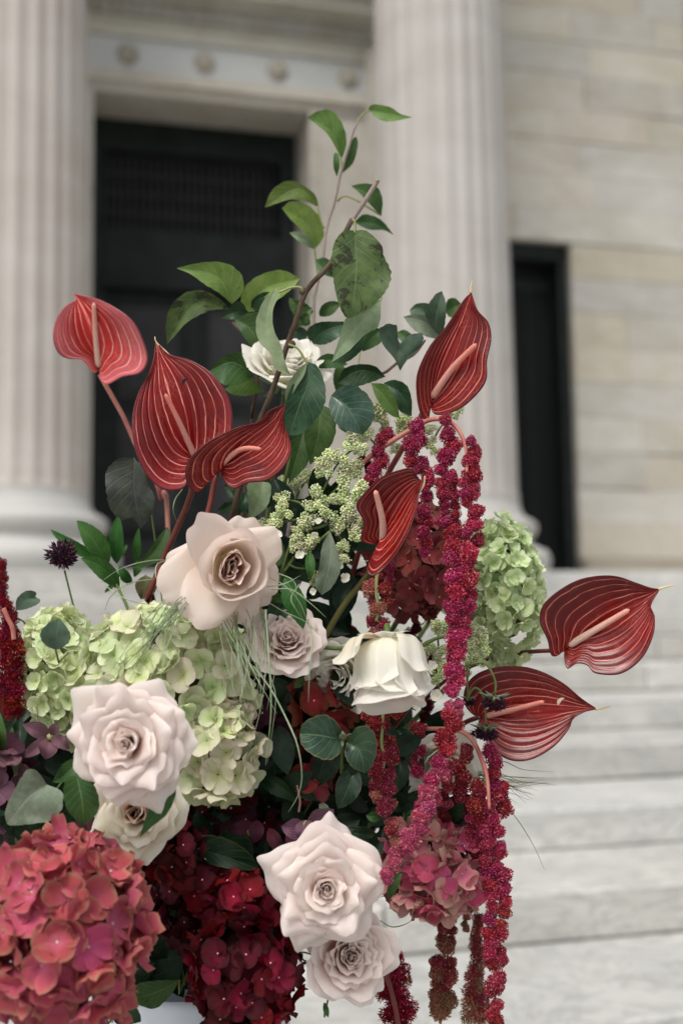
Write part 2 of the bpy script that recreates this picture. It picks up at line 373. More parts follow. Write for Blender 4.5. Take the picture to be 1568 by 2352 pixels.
while a < 2.9:
    m_ = MB(); bx(m_, a, a + .05, 9.40, 9.468, 6.005, 6.108); m_.obj('dentil', M_trim, sur, False); a += .082
for a in (.28, .88, 1.495, 2.10, 2.70):
    m_ = MB(); n = 40; th = np.linspace(0, 2 * math.pi, n, endpoint=False)
    prof = [(.0, .05), (.02, .055), (.028, .03), (.05, .045), (.066, .03), (.07, .008), (.085, .03), (.092, 0)]
    G = np.zeros((n, len(prof), 3))
    for i, t_ in enumerate(th):
        for j, (r_, h_) in enumerate(prof):
            rr = r_ * (1 + (.12 * math.cos(8 * t_) if 2 < j < 6 else 0)); G[i, j] = W(a + rr * math.cos(t_), 9.484 - h_ * .55, 5.70 + rr * math.sin(t_))
    m_.grid(G, closeu=True); m_.obj('rosette', M_ros, sur)

# tall bronze door behind the surround
dr = thing('bronze_door', W(1.5, 10.0, PZ), 'tall black bronze double door with dark grille above, in the wide doorway', 'door')
part('door_frame', dr, M_door, (.612, .74, 9.95, 10.1, PZ, 5.36), (2.22, 2.36, 9.95, 10.1, PZ, 5.36), (.74, 2.22, 9.95, 10.1, 5.1, 5.36), (.74, 2.22, 9.93, 10.1, 3.98, 4.42), (.74, 2.22, 9.9, 10.1, 3.92, 3.98))
part('door_backing', dr, M_dark, (.74, 2.22, 10.08, 10.1, 4.42, 5.1))
a = .78
while a < 2.2:
    m_ = MB(); bx(m_, a, a + .018, 10.02, 10.04, 4.42, 5.1)
    m_.obj('grille_bar', M_doorp, dr, False); a += .062
for z in (4.58, 4.75, 4.92): part('grille_rail', dr, M_doorp, (.74, 2.22, 10.041, 10.055, z, z + .02))
for a0, a1 in ((.742, 1.475), (1.485, 2.218)):
    leafm = part('door_leaf', dr, M_door, (a0, a1, 10.0, 10.08, PZ, 3.918))
    for z0, z1 in ((3.02, 3.78), (1.95, 2.86), (1.56, 1.84)):
        q = MB(); a_, b_ = a0 + .13, a1 - .13
        for e, d in ((0, .012), (.06, .03)):
            bx(q, a_ + e, b_ - e, 10.0 - d, 9.999 if e == 0 else 9.9879, z0 + e, z1 - e)
        o = q.obj('door_panel', M_doorp, leafm, False)
# narrow doorway
nd = thing('narrow_doorway', W(4.45, 9.7, PZ), 'narrow black doorway in the block wall right of the fluted column', 'door')
part('door_frame', nd, M_door, (4.152, 4.23, 9.68, 9.95, PZ, 4.47), (4.66, 4.746, 9.68, 9.95, PZ, 4.47), (4.23, 4.66, 9.68, 9.95, 4.33, 4.47))
part('door_leaf', nd, M_dark, (4.23, 4.66, 9.9, 9.95, PZ, 4.33))
part('door_rail', nd, M_door, (4.23, 4.66, 9.88, 9.899, 4.1, 4.2), (4.42, 4.46, 9.88, 9.899, PZ, 4.1))

def column(ca, cb, label):
    t = thing('fluted_column', W(ca, cb, PZ), label, 'column', 'fluted marble columns of the portico')
    m_ = MB(); n = 24 * 8; zs = [PZ + .55, PZ + .62] + list(np.linspace(PZ + 1.0, 10.5, 10))
    G = np.zeros((n, len(zs), 3))
    for i in range(n):
        th_ = 2 * math.pi * i / n; ph = (i % 8) / 8.0
        fl = 0 if ph < .13 else math.sin((ph - .125) / .875 * math.pi) ** .6
        for j, z in enumerate(zs):
            r = np.interp(z, [2.1, 5.8, 9.0], [.502, .474, .43]); dep = .020 * (0.0 if j == 0 else 1)
            r = r - fl * dep + (.01 if j == 0 else 0); G[i, j] = W(ca + r * math.cos(th_), cb + r * math.sin(th_), z)
    m_.grid(G, closeu=True); m_.obj('shaft', M_col, t)
    prof = [(.735, 1.464), (.745, 1.50), (.765, 1.56), (.765, 1.62), (.735, 1.675), (.68, 1.69), (.68, 1.705), (.635, 1.72), (.62, 1.76), (.635, 1.79), (.655, 1.80), (.655, 1.815), (.675, 1.85), (.67, 1.90), (.63, 1.935), (.585, 1.94), (.585, 1.965), (.56, 2.0), (.545, 2.06), (.54, 2.13)]
    m_ = MB(); n = 64; G = np.zeros((n, len(prof), 3))
    for i in range(n):
        th_ = 2 * math.pi * i / n
        for j, (r, z) in enumerate(prof): r = r * .94; G[i, j] = W(ca + r * math.cos(th_), cb + r * math.sin(th_), PZ + (z - 1.464) * .84)
    m_.grid(G, closeu=True); m_.obj('column_base', M_base, t)
column(.02, 8.3, 'fluted marble column at the left of the tall doorway')
column(3.07, 8.3, 'fluted marble column between the tall doorway and the narrow one')

pt = thing('portico_roof', W(3, 9, 8), 'stone beam and ceiling of the portico resting on the columns, above the picture', 'portico roof')
part('architrave', pt, M_trim, (-9, 15, 7.75, 8.85, 10.5, 11.5))
part('ceiling', pt, M_trim, (-9, 15, 8.86, 10.3, 10.8, 11.3))
# ================================================================== FLOWER MATERIALS
M_ant1 = m_spathe('spathe_deep_red', (.075, .0012, .0018), (.18, .003, .003), (.72, .22, .16), (.12, .006, .009))
M_ant2 = m_spathe('spathe_sheen_red', (.09, .0016, .0024), (.20, .004, .004), (.80, .34, .28), (.32, .045, .058), bl=(.72, 1.15))  # pink edge tint paints the sky sheen on the largest spathe
M_ant3 = m_spathe('spathe_bright_red', (.26, .004, .004), (.42, .018, .015), (.86, .44, .38), (.60, .15, .17), bl=(.3, 1.0))
def m_spadix(name, base, tip):
    t = NT(name); x, y, z = t.pc(); c = t.mix(t.sm(t.math('ADD', y, t.math('MULTIPLY', t.math('SUBTRACT', t.noise(80, 3), .5), .4)), .25, .95), base, tip)
    vo = t.n('ShaderNodeTexVoronoi'); vo.inputs['Scale'].default_value = 900; tc = t.n('ShaderNodeTexCoord'); t.l(tc.outputs['Object'], vo.inputs['Vector'])
    c = t.mix(t.math('MULTIPLY', t.sm(vo.outputs['Distance'], .2, .7), .35), c, (.45, .15, .10)); t.bump(vo.outputs['Distance'], -.5, .0006)
    return t.done(c, .6, .25, .1)
M_spad = m_spadix('spadix_pink', (.72, .36, .30), (.80, .26, .20))
M_spadp = m_spadix('spadix_pale', (.80, .58, .48), (.80, .40, .32))
M_stemr = m_plain('stem_dark_red', (.10, .012, .012), (.16, .028, .018), 30, .4, .4, 0, 0, .1)
M_stemp = m_plain('stem_rose_pink', (.40, .11, .095), (.52, .22, .17), 30, .5, .3, 0, 0, .1)
M_stemg = m_plain('stem_green', (.07, .11, .025), (.12, .17, .045), 30, .5, .3, 0, 0, .1)
M_stemog = m_plain('stem_green_red', (.10, .05, .018), (.10, .10, .02), 14, .4, .4, 0, 0, .1)
M_tail = m_plain('tip_tail', (.62, .50, .25), None, 20, .5, rnd=0)
M_bark = m_plain('bark_brown', (.055, .032, .018), (.12, .085, .06), 60, .75, .2, 0, 0, .7, (1, 1, .3), .002)
M_barkg = m_plain('bark_grey', (.20, .15, .13), (.28, .23, .20), 50, .8, .2, 0, 0, .6, (1, 1, .3), .002)
M_petiole = m_plain('petiole', (.22, .25, .09), (.30, .30, .13), 40, .5, .3, 0, 0, 0)

M_lf_fresh = m_leaf('leaf_fresh_green', (.13, .23, .045), (.20, .31, .08), (.30, .40, .15), .25, (.20, .27, .12), .30)
M_lf_mid = m_leaf('leaf_mid_green', (.042, .10, .026), (.07, .14, .04), (.15, .24, .09), .3, (.15, .22, .11), .22)
M_lf_dark = m_leaf('leaf_dark_green', (.014, .042, .018), (.03, .075, .03), (.09, .16, .06), .3, (.10, .16, .08), .10, .36)
M_lf_fill = m_leaf('leaf_filler_shaded', (.006, .018, .008), (.014, .034, .014), (.03, .06, .025), .3, (.03, .05, .03), .05, .4)  # darker copy of the dark leaf: shade between flowers put into the colour
M_lf_gloss = m_leaf('leaf_blue_green', (.020, .055, .036), (.045, .095, .06), (.12, .20, .11), .15, (.12, .18, .12), .10, .30, .55)
M_lf_spot = m_leaf('leaf_spotted', (.045, .082, .026), (.085, .13, .04), (.15, .20, .08), .95, (.16, .20, .11), .12, .5)
M_lf_black = m_leaf('leaf_nearly_black', (.018, .022, .018), (.045, .055, .034), (.06, .07, .05), .6, (.10, .13, .06), .06, .55, .3)
M_lf_pale = m_leaf('leaf_pale_underside', (.19, .26, .13), (.27, .34, .20), (.32, .40, .24), .1, (.06, .11, .05), .25, .6, .25)
M_lf_grey = m_leaf('leaf_grey_green', (.13, .17, .11), (.22, .26, .19), (.26, .30, .20), .1, (.07, .11, .05), .15, .6, .25, nveins=11)
M_lf_slate = m_leaf('leaf_slate_green', (.055, .10, .06), (.10, .15, .10), (.14, .20, .12), .1, (.12, .17, .11), .18, .5)
M_lf_vib = m_leaf('leaf_viburnum', (.012, .045, .022), (.035, .085, .04), (.12, .22, .08), .1, (.08, .12, .07), .08, .34, .5, nveins=6, edge=(.20, .14, .05))
M_lf_brown = m_leaf('leaf_withered_brown', (.09, .085, .035), (.16, .15, .07), (.12, .10, .05), .5, (.10, .08, .05), .1, .7, .2)

P_white = m_petal('rose_petal_white', [(0, (.82, .79, .52)), (.45, (.86, .83, .72)), (1, (.89, .87, .81))], .03, .008, .03, .45, .5, ((.86, .80, .66), .3), .05)
P_blush = m_petal('rose_petal_blush', [(0, (.74, .43, .31)), (.38, (.88, .71, .64)), (1, (.93, .85, .81))], .04, .006, .03, .45, .5, ((.80, .62, .52), .18), .06)
P_blushin = m_petal('rose_petal_blush_heart', [(0, (.84, .56, .45)), (.5, (.90, .73, .66)), (1, (.93, .83, .78))], .04, .006, .03, .45, .5)
P_peach = m_petal('rose_petal_peach', [(0, (.90, .78, .50)), (.35, (.89, .76, .66)), (1, (.91, .79, .735))], .04, .008, .03, .45, .5, ((.70, .48, .38), .22), .06)
P_peachin = m_petal('rose_petal_peach_heart', [(0, (.74, .44, .34)), (.5, (.86, .64, .53)), (1, (.91, .76, .68))], .05, .006, .04, .3, .5)
P_cream = m_petal('rose_petal_cream', [(0, (.70, .56, .32)), (.45, (.82, .74, .56)), (1, (.88, .83, .72))], .04, .008, .04, .45, .5)
P_caramel = m_petal('rose_petal_caramel_heart', [(0, (.30, .12, .05)), (.5, (.55, .32, .20)), (1, (.74, .58, .46))], .04, .006, .04, .3, .5)

G_, H_ = None, None
H_green = m_petal('floret_lime', [(0, (.42, .55, .20)), (.4, (.66, .75, .40)), (1, (.78, .84, .57))], .08, .02, .10, .35, .55, ((.70, .60, .46), .45), .25)
H_greenp = m_petal('floret_cream_green', [(0, (.50, .58, .24)), (.4, (.74, .76, .50)), (1, (.83, .79, .62))], .08, .03, .08, .35, .55, ((.62, .36, .30), .35), .25)
H_mint = m_petal('floret_mint', [(0, (.46, .62, .24)), (.4, (.66, .79, .42)), (1, (.78, .86, .58))], .07, .012, .10, .35, .55, ((.62, .60, .44), .30), .25)
H_coral = m_petal('floret_coral', [(0, (.82, .20, .34)), (.45, (.60, .10, .155)), (1, (.51, .105, .12))], .16, .012, .20, .2, .6, ((.50, .25, .16), .8), .7)
H_red = m_petal('floret_crimson', [(0, (.34, .005, .035)), (.5, (.20, .003, .014)), (1, (.15, .004, .012))], .15, .010, .35, .15, .5, ((.06, .006, .010), .4), .5)
H_wine = m_petal('floret_wine', [(0, (.12, .003, .010)), (.5, (.085, .003, .007)), (1, (.05, .003, .006))], .15, .010, .4, .12, .5, ((.03, .004, .006), .4), .5)
H_pink = m_petal('floret_dusty_pink', [(0, (.74, .18, .28)), (.45, (.66, .23, .25)), (1, (.62, .36, .30))], .12, .012, .16, .2, .6, ((.58, .38, .28), .75), .5)
H_hot = m_petal('floret_hot_pink', [(0, (.66, .12, .26)), (.5, (.58, .09, .19)), (1, (.50, .08, .13))], .08, .01, .08, .22, .55, ((.5, .2, .2), .4), .4)
H_maroon = m_petal('floret_maroon', [(0, (.48, .06, .08)), (.5, (.33, .06, .066)), (1, (.27, .075, .065))], .15, .012, .22, .15, .6, ((.18, .07, .05), .6), .6)
H_brick = m_petal('floret_brick', [(0, (.46, .03, .045)), (.5, (.25, .028, .025)), (1, (.19, .055, .028))], .12, .012, .18, .15, .6, ((.12, .05, .02), .6), .6)
H_plum = m_petal('floret_plum', [(0, (.12, .02, .035)), (.5, (.065, .014, .026)), (1, (.05, .014, .024))], .15, .02, .3, .12, .6, ((.04, .015, .02), .5), .5)
H_mauve = m_petal('floret_mauve', [(0, (.20, .10, .12)), (.5, (.17, .08, .11)), (1, (.14, .06, .09))], .15, .02, .15, .15, .65, None, .6)
H_eye = m_plain('floret_eye', (.75, .62, .62), None, 40, .5, rnd=.05, bump=0)
H_core = m_plain('head_dark_fill', (.05, .07, .02), (.10, .12, .04), 60, .8, .1, 0)
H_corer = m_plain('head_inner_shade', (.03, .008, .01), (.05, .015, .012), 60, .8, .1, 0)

A_mag = m_grain('amaranth_magenta', [(0, (.21, .008, .030)), (.5, (.42, .028, .075)), (1, (.66, .14, .22))], ((.60, .28, .24), .975, .7))
A_rasp = m_grain('amaranth_raspberry', [(0, (.18, .010, .018)), (.5, (.34, .03, .05)), (1, (.52, .11, .13))], ((.66, .36, .24), .93, .75))
A_orch = m_grain('amaranth_orchid', [(0, (.25, .03, .07)), (.5, (.42, .06, .13)), (1, (.60, .16, .24))], ((.70, .38, .28), .93, .75))
A_dusty = m_grain('amaranth_dusty', [(0, (.28, .05, .05)), (.5, (.44, .12, .11)), (1, (.58, .26, .20))], ((.55, .36, .20), .86, .75))
A_dark = m_grain('amaranth_dark', [(0, (.055, .004, .008)), (.5, (.12, .006, .014)), (1, (.20, .012, .03))], ((.30, .10, .08), .96, .6))
A_red = m_grain('amaranth_feather_red', [(0, (.10, .002, .008)), (.5, (.22, .005, .014)), (1, (.36, .015, .03))])
A_olive = m_grain('amaranth_olive', [(0, (.20, .07, .05)), (.5, (.33, .13, .08)), (1, (.44, .25, .13))], ((.34, .26, .12), .7, .7))
A_dim = m_grain('amaranth_dim', [(0, (.18, .018, .03)), (.5, (.32, .045, .055)), (1, (.48, .12, .10))], ((.45, .28, .16), .93, .7))
B_bud = m_grain('panicle_bud', [(0, (.48, .60, .22)), (.5, (.70, .78, .40)), (1, (.86, .88, .62))], trans=.2, rough=.6)
B_budy = m_grain('panicle_bud_cream', [(0, (.42, .46, .22)), (.5, (.60, .60, .36)), (1, (.74, .72, .52))], trans=.2, rough=.6)
M_scab = m_grain('scabiosa_black', [(0, (.012, .002, .008)), (.6, (.03, .004, .012)), (1, (.07, .008, .03))], ((.45, .20, .42), .985, .9), trans=0, rough=.6)
M_stemm = m_plain('stem_mauve', (.20, .09, .09), (.26, .14, .12), 30, .5, .3, 0, 0, .1)
M_grass = m_plain('grass_blade', (.20, .27, .14), (.40, .47, .32), 20, .5, .3, .2, .2, 0)
M_grassd = m_plain('grass_blade_dark', (.12, .16, .07), (.20, .22, .10), 20, .5, .3, .2, .1, 0)
M_vase = m_plain('vase_white', (.56, .60, .66), (.62, .66, .71), 3, .5, .3, 0, 0, .05)

# ================================================================== FLOWER BUILDERS
MPP = lambda D: D / FPX           # metres per reference pixel at distance D
HUB = at(470, 2250, 1.24)
def hubline(P3, k=.5):
    """continue a visible stem down into the mouth of the vase"""
    P3 = np.asarray(P3, float); e = P3[-1]; d = P3[-1] - P3[-2] if len(P3) > 1 else np.array([0, 0, -1.0]); d = d / (np.linalg.norm(d) + 1e-9)
    L = np.linalg.norm(HUB - e); h = HUB + np.array([rng.uniform(-.03, .03), rng.uniform(-.03, .03), 0])
    back = FW * .02
    m = e + d * .012 + FW * max(.03, 1.31 - (e - CAM) @ FW) * .8; m2 = h * .6 + e * .4 + FW * max(.03, 1.30 - (h * .6 + e * .4 - CAM) @ FW)
    return np.vstack([P3, m[None], m2[None], h[None]])
def stem(parent, key, pts, D, rad, mat, name='stem', hub=False, n=26):
    P = K(key, pts); Ds = np.interp(np.linspace(0, 1, len(P)), np.linspace(0, 1, np.size(D)), np.atleast_1d(D))
    P3 = at(P[:, 0], P[:, 1], Ds)
    if hub: P3 = hubline(P3)
    m = MB(); m.tube(spline(P3, n + (16 if hub else 0)), rad); return m.obj(name, mat, parent)

def blade(mid, L, R, Db, Dt, fold=.0, nu=36, nv=17, wave=0.0, p=1.5, bulge=0.0, serr=0.0, seed=0, fl=None, fr=None, ripple=0.0):
    """surface between a midrib and two traced edges (reference px); fold > 0 brings the edges toward the camera"""
    r = np.random.default_rng(seed)
    M = spline(mid, nu); Ls = spline(L, nu); Rs = spline(R, nu); u = np.linspace(0, 1, nu); v = np.linspace(-1, 1, nv)
    G = np.zeros((nv, nu, 3)); A = np.zeros((nv, nu, 3)); D0 = Db + (Dt - Db) * u + bulge * np.sin(math.pi * u)
    ph = r.uniform(0, 6.28, 4); fl = fold if fl is None else fl; fr = fold if fr is None else fr
    for i, vv in enumerate(v):
        E = Ls if vv < 0 else Rs; a = abs(vv); X = M + (E - M) * a; hw = np.linalg.norm(E - M, axis=1) * MPP(Db)
        if serr and a > .99: X = X + (E - M) * (serr * (np.abs(np.sin(u * 55)) - .5))[:, None] * .1
        f = fl if vv < 0 else fr
        D = D0 - f * hw * a ** p + wave * hw * (np.sin(u * 9 + ph[0]) * a * .6 + np.sin(u * 15 + ph[1] + vv * 2) * a * a * .4) - ripple * np.cos(2 * math.pi * 6.5 * a) * (1 - a * .3)
        G[i] = at(X[:, 0], X[:, 1], D); A[i, :, 0] = vv; A[i, :, 1] = u
    a_, b_ = nv // 2, nu // 2; N = np.cross(G[a_ + 1, b_] - G[a_ - 1, b_], G[a_, b_ + 1] - G[a_, b_ - 1])
    return (G, A) if N @ (CAM - G[a_, b_]) > 0 else (G[::-1].copy(), A[::-1].copy())
def anthurium(label, key, mid, L, R, tail, spad, sw, D, Dt, mat, smat, stems=None, fold=.35, bulge=0, loc=None, **kw):
    base = K(key, [mid[0]])[0]; t = thing('anthurium', at(base[0], base[1], D), label, 'anthurium', 'striped red anthuriums of the bouquet')
    m = MB(); G, A = blade(K(key, mid), K(key, L), K(key, R), D, Dt, fold, 56, 61, kw.pop('wave', .10), 1.8, bulge, 0, hash(label) % 97 if False else len(label), ripple=.0005, **kw)
    m.grid(G, A); o = m.obj('spathe', mat, t)
    sol = o.modifiers.new('thickness', 'SOLIDIFY'); sol.thickness = .0009; sol.offset = 0
    if tail is not None:
        P = K(key, tail); m = MB(); m.tube(spline(at(P[:, 0], P[:, 1], np.full(len(P), Dt - .001)), 8), [.0014, .0009, .0004], 6); m.obj('tip_tail', M_tail, t)
    P = K(key, spad); Ds = np.linspace(D - .004, D - .030, len(P)); C3 = spline(at(P[:, 0], P[:, 1], Ds), 46)
    w0 = .80 * sw * KEYS[key][0] * MPP(D) / 2; nr = 14; T = np.gradient(C3, axis=0); T /= np.linalg.norm(T, axis=1)[:, None]
    m = MB(); uu = np.linspace(0, 1, 46); rad = w0 * (1.08 - .35 * uu) * np.sqrt(np.clip(1 - ((uu - .93) / .07).clip(0, 1) ** 2, .02, 1)) * np.sqrt(np.clip(uu / .03, .3, 1))
    G = np.zeros((46, nr, 3))
    for i in range(46):
        N = np.cross(T[i], FW); N /= np.linalg.norm(N); B = np.cross(T[i], N)
        for j in range(nr):
            a = 2 * math.pi * (j + .5 * (i % 2)) / nr; k = rad[i] * (1 + .035 * ((i + j) % 2)); G[i, j] = C3[i] + k * (math.cos(a) * N + math.sin(a) * B)
    F = [(i * nr + j, i * nr + (j + 1) % nr, (i + 1) * nr + (j + 1) % nr, (i + 1) * nr + j) for i in range(45) for j in range(nr)] + [tuple(45 * nr + j for j in range(nr))]
    SA = np.zeros((46, nr, 3)); SA[:, :, 1] = uu[:, None]; m.add(G.reshape(-1, 3), F, SA.reshape(-1, 3)); m.obj('spadix', smat, t)
    if stems: stem(t, *stems)
    return t

SHAPE = lambda u: np.sin(math.pi * np.clip(u, 0, 1) ** .85) ** .8
def lf_outline(base, tip, wl, wr, bend=0.0, n=14):
    b = np.array(base, float); t = np.array(tip, float); d = t - b; L = np.linalg.norm(d); N = np.array([d[1], -d[0]]) / (L + 1e-9)   # N = left of the direction of growth (screen, y down)
    u = np.linspace(0, 1, n); M = b + d * u[:, None] + N * (bend * L * 4 * u * (1 - u))[:, None]
    T = np.gradient(M, axis=0); T /= np.linalg.norm(T, axis=1)[:, None]; NN = np.stack([T[:, 1], -T[:, 0]], 1); s = SHAPE(u)[:, None]
    return M, M + NN * wl * s, M - NN * wr * s
LEAFN = [0]
def add_leaf(parent, key, spec, D, mat, Dt=None, fold=.35, wave=.12, petiole=None, bulge=None, trace=None, name='leaf', label=None, nu=26, nv=13, prad=.0007):
    """spec=(base, tip, left width, right width, bend) in key px, or trace=(mid, L, R)"""
    sc = KEYS[key][0]; LEAFN[0] += 1
    if trace: M, L, R = (K(key, q) for q in trace)
    else:
        b, t, wl, wr, bend = spec; M, L, R = lf_outline(K(key, [b])[0], K(key, [t])[0], wl * sc, wr * sc, bend)
    Dt = D - .008 if Dt is None else Dt
    G, A = blade(M, L, R, D, Dt, fold, nu, nv, wave, 1.2, -.006 if bulge is None else bulge, .5, LEAFN[0])
    m = MB(); m.grid(G, A)
    o = m.obj(name, mat, parent)
    if label: o['label'] = label
    if petiole is not None:
        P = K(key, petiole); c = at(P[:, 0], P[:, 1], np.full(len(P), D)); c = np.vstack([c, G[nv // 2, 1][None]])
        m = MB(); m.tube(spline(c, 10), prad, 6); m.obj('petiole', M_petiole, o)
    return o
def lone_leaf(label, key, spec, D, mat, **kw):
    b = K(key, [(spec or [kw['trace'][0][0]])[0]])[0]
    t = thing('leaf_sprig', at(b[0], b[1], D), label, 'leaf sprig', 'loose leaves tucked into the bouquet'); add_leaf(t, key, spec, D, mat, **kw)
    P3 = at(np.array([b[0]]), np.array([b[1]]), np.array([D])); m = MB(); m.tube(spline(hubline(np.vstack([P3, P3 + [[0, .004, -.012]]])), 16), .001, 5); m.obj('stem', M_stemg, t)
    return t

# ---------------------------------------------------------------- roses
def petal_grid(phi, L, wd, a0, a1, r0=.06, z0=0.0, tip=.08, refl=40, cup=1.0, nu=15, nv=15, seed=0, ruf=.02, rim=2.6, side=.5, wrap=None):
    r_ = np.random.default_rng(seed); a0, a1, refl = math.radians(a0), math.radians(a1), math.radians(refl)
    u = np.linspace(-1, 1, nu); v = np.linspace(0, 1, nv); G = np.zeros((nu, nv, 3)); A = np.zeros((nu, nv, 3)); p1, p2 = r_.uniform(0, 6.28, 2)
    for i, uu in enumerate(u):
        Lu = L * (1 - .30 * abs(uu) ** rim + tip * math.exp(-(uu / .22) ** 2)); r = r0; z = z0; dv = 1 / (nv - 1)
        for j, vv in enumerate(v):
            s = max(0, (vv - .6) / .4); al = a0 + (a1 - a0) * vv ** 1.2 + refl * s * s * (.35 + side * abs(uu) ** 1.3)
            if j: r += Lu * dv * math.sin(al); z += Lu * dv * math.cos(al)
            ws = wd * (.34 + .66 * math.sin(min(1, vv * 1.25) * math.pi / 2)) * (1 - .10 * s * s)
            rho = wrap if wrap else max(.05, r) * cup; th = uu * ws / rho; th = max(-2.6, min(2.6, th))
            rr = r - rho * (1 - math.cos(th)); tt = rho * math.sin(th)
            w_ = ruf * vv ** 3 * math.sin(uu * 5 + p1) + ruf * .6 * vv ** 2 * math.sin(uu * 9 + p2)
            if j == 0: rr, tt = min(rr, .03), tt * .1
            rr += w_; G[i, j] = (rr * math.cos(phi) - tt * math.sin(phi), rr * math.sin(phi) + tt * math.cos(phi), z + w_ * .6); A[i, j] = (uu, vv, 0)
    return G, A
def rose(label, cx, cy, D, axis, R, rings, mats, spin=0.0, seed=1, sepals=True, hub=True, group='pale roses of the bouquet', cat='rose', stemfrom=None):
    """R metres: petals are laid out in units of R around `axis`; mats = (inner, outer)"""
    c = at(cx, cy, D); t = thing('rose', c, label, cat, group); rr = random.Random(seed)
    z = Vector(axis); up = Vector(UP); x = up.cross(z)
    x = x.normalized(); y = z.cross(x).normalized(); B = np.array([x, y, z.normalized()])
    k = 0
    for ri, ring in enumerate(rings):
        n, L, wd, a0, a1, r0, z0, tip, refl, cup = ring[:10]; ph0 = ring[10] if len(ring) > 10 else rr.uniform(0, 6.28); span = ring[11] if len(ring) > 11 else 2 * math.pi
        for i in range(n):
            ph = spin + ph0 + span * i / n + (rr.uniform(-.22, .22) if n > 1 else 0); k += 1
            G, A = petal_grid(ph, L * rr.uniform(.90, 1.08), wd * rr.uniform(.9, 1.12), a0 + rr.uniform(-5, 5), a1 + rr.uniform(-9, 9), r0 * rr.uniform(.9, 1.15), z0 + rr.uniform(-.03, .03), tip * rr.uniform(.2, 1.5), refl * rr.uniform(.6, 1.25), cup * rr.uniform(.9, 1.15), 19, 17, seed * 50 + k, rr.uniform(.015, .045), rr.uniform(1.8, 2.4) if tip > .12 else rr.uniform(2.2, 3.2), rr.uniform(.3, .9))
            m = MB(); m.grid((G * R) @ B + c, A); m.obj('petal', mats[0] if ri < ring_in(rings) else mats[1], t)
    axn = np.array(B[2])
    if sepals:
        for i in range(5):
            G, A = petal_grid(i * 1.2566, .45, .09, 60, 130, .05, -.18, .5, 20, 1.0, 5, 8, i); m = MB(); m.grid((G * R) @ B + c, A); m.obj('sepal', M_lf_mid, t)
        m = MB(); m.tube(spline(np.array([c - axn * .16 * R, c - axn * .1 * R, c - axn * .04 * R]), 6), [.05 * R, .10 * R, .06 * R], 8); m.obj('hip', M_stemg, t)
    if hub:
        m = MB(); m.tube(spline(hubline(np.array([c - axn * .1 * R, c - axn * .5 * R])), 24), .0022, 7); m.obj('stem', M_stemg, t)
    return t
def bell(t, c, ax, R, phi, span, L, prof, roff, mat, seed, ruf=.02, curl=.08, side=None):
    """one petal wrapped on a bell: prof = [(radius, distance along axis)], both in units of R"""
    r_ = np.random.default_rng(seed); z = Vector(ax).normalized(); x = Vector(FW).cross(z).normalized(); y = z.cross(x); B = np.array([x, y, z]); P = spline(np.array(prof, float), 21); nu = 23; p = r_.uniform(0, 6.28, 3)
    G = np.zeros((nu, 21, 3)); A = np.zeros((nu, 21, 3))
    for i, u in enumerate(np.linspace(-1, 1, nu)):
        for j, v in enumerate(np.linspace(0, 1, 21)):
            ext = 1 - .16 * abs(u) ** 3.5 * L; vv = v * ext * L; k = min(vv, 1.0) * 20; k0 = int(min(k, 19)); fr_ = k - k0; r = P[k0, 0] * (1 - fr_) + P[min(k0 + 1, 20), 0] * fr_; zz = P[k0, 1] * (1 - fr_) + P[min(k0 + 1, 20), 1] * fr_ + max(0, vv - 1.0) * .8
            s = max(0, (v - .82) / .18); rr = r * (1 + roff * (.3 + .7 * v)) + curl * s * s + .05 * abs(u) ** 4 * v + ruf * v * v * math.sin(4 * u + p[0]) + ruf * .5 * v * math.sin(9 * u + p[1]); w_ = span * (.45 + .55 * math.sin(min(1, v * 1.8) * math.pi / 2)); th = phi + u * w_
            G[i, j] = (rr * math.cos(th), rr * math.sin(th), zz + .02 * math.sin(7 * u + p[2]) * v); A[i, j] = (u, v, 0)
    m = MB(); m.grid((G * R) @ B + c, A); return m.obj('petal', mat, t)
def ring_in(r): return max(2, int(len(r) * .45))
HYB = [(3, .42, .30, 2, -10, .03, .30, .0, 10, 1.1), (3, .46, .34, 4, 2, .07, .26, .05, 40, 1.15), (4, .50, .36, 8, 12, .12, .22, .08, 60, 1.1), (4, .56, .42, 14, 26, .16, .18, .10, 70, 1.2),
       (5, .66, .46, 22, 42, .20, .12, .14, 75, 1.4), (5, .78, .50, 34, 58, .22, .06, .18, 75, 1.7), (5, .82, .56, 44, 66, .24, .0, .13, 80, 2.0), (5, .88, .62, 54, 78, .23, -.04, .14, 80, 2.3), (5, .95, .66, 66, 90, .22, -.10, .17, 70, 2.8)]
FULL = [(3, .36, .26, 2, -8, .03, .34, .0, 10, 1.1), (4, .42, .28, 4, 6, .08, .32, .0, 30, 1.1), (5, .46, .30, 6, 12, .14, .30, .0, 30, 1.1), (6, .50, .30, 8, 20, .20, .26, .02, 30, 1.2),
        (6, .56, .34, 10, 28, .28, .20, .02, 35, 1.2), (6, .62, .40, 16, 36, .34, .12, .04, 40, 1.3), (5, .76, .50, 26, 50, .36, .04, .06, 45, 1.5), (5, .86, .56, 40, 66, .34, -.04, .08, 45, 1.9)]

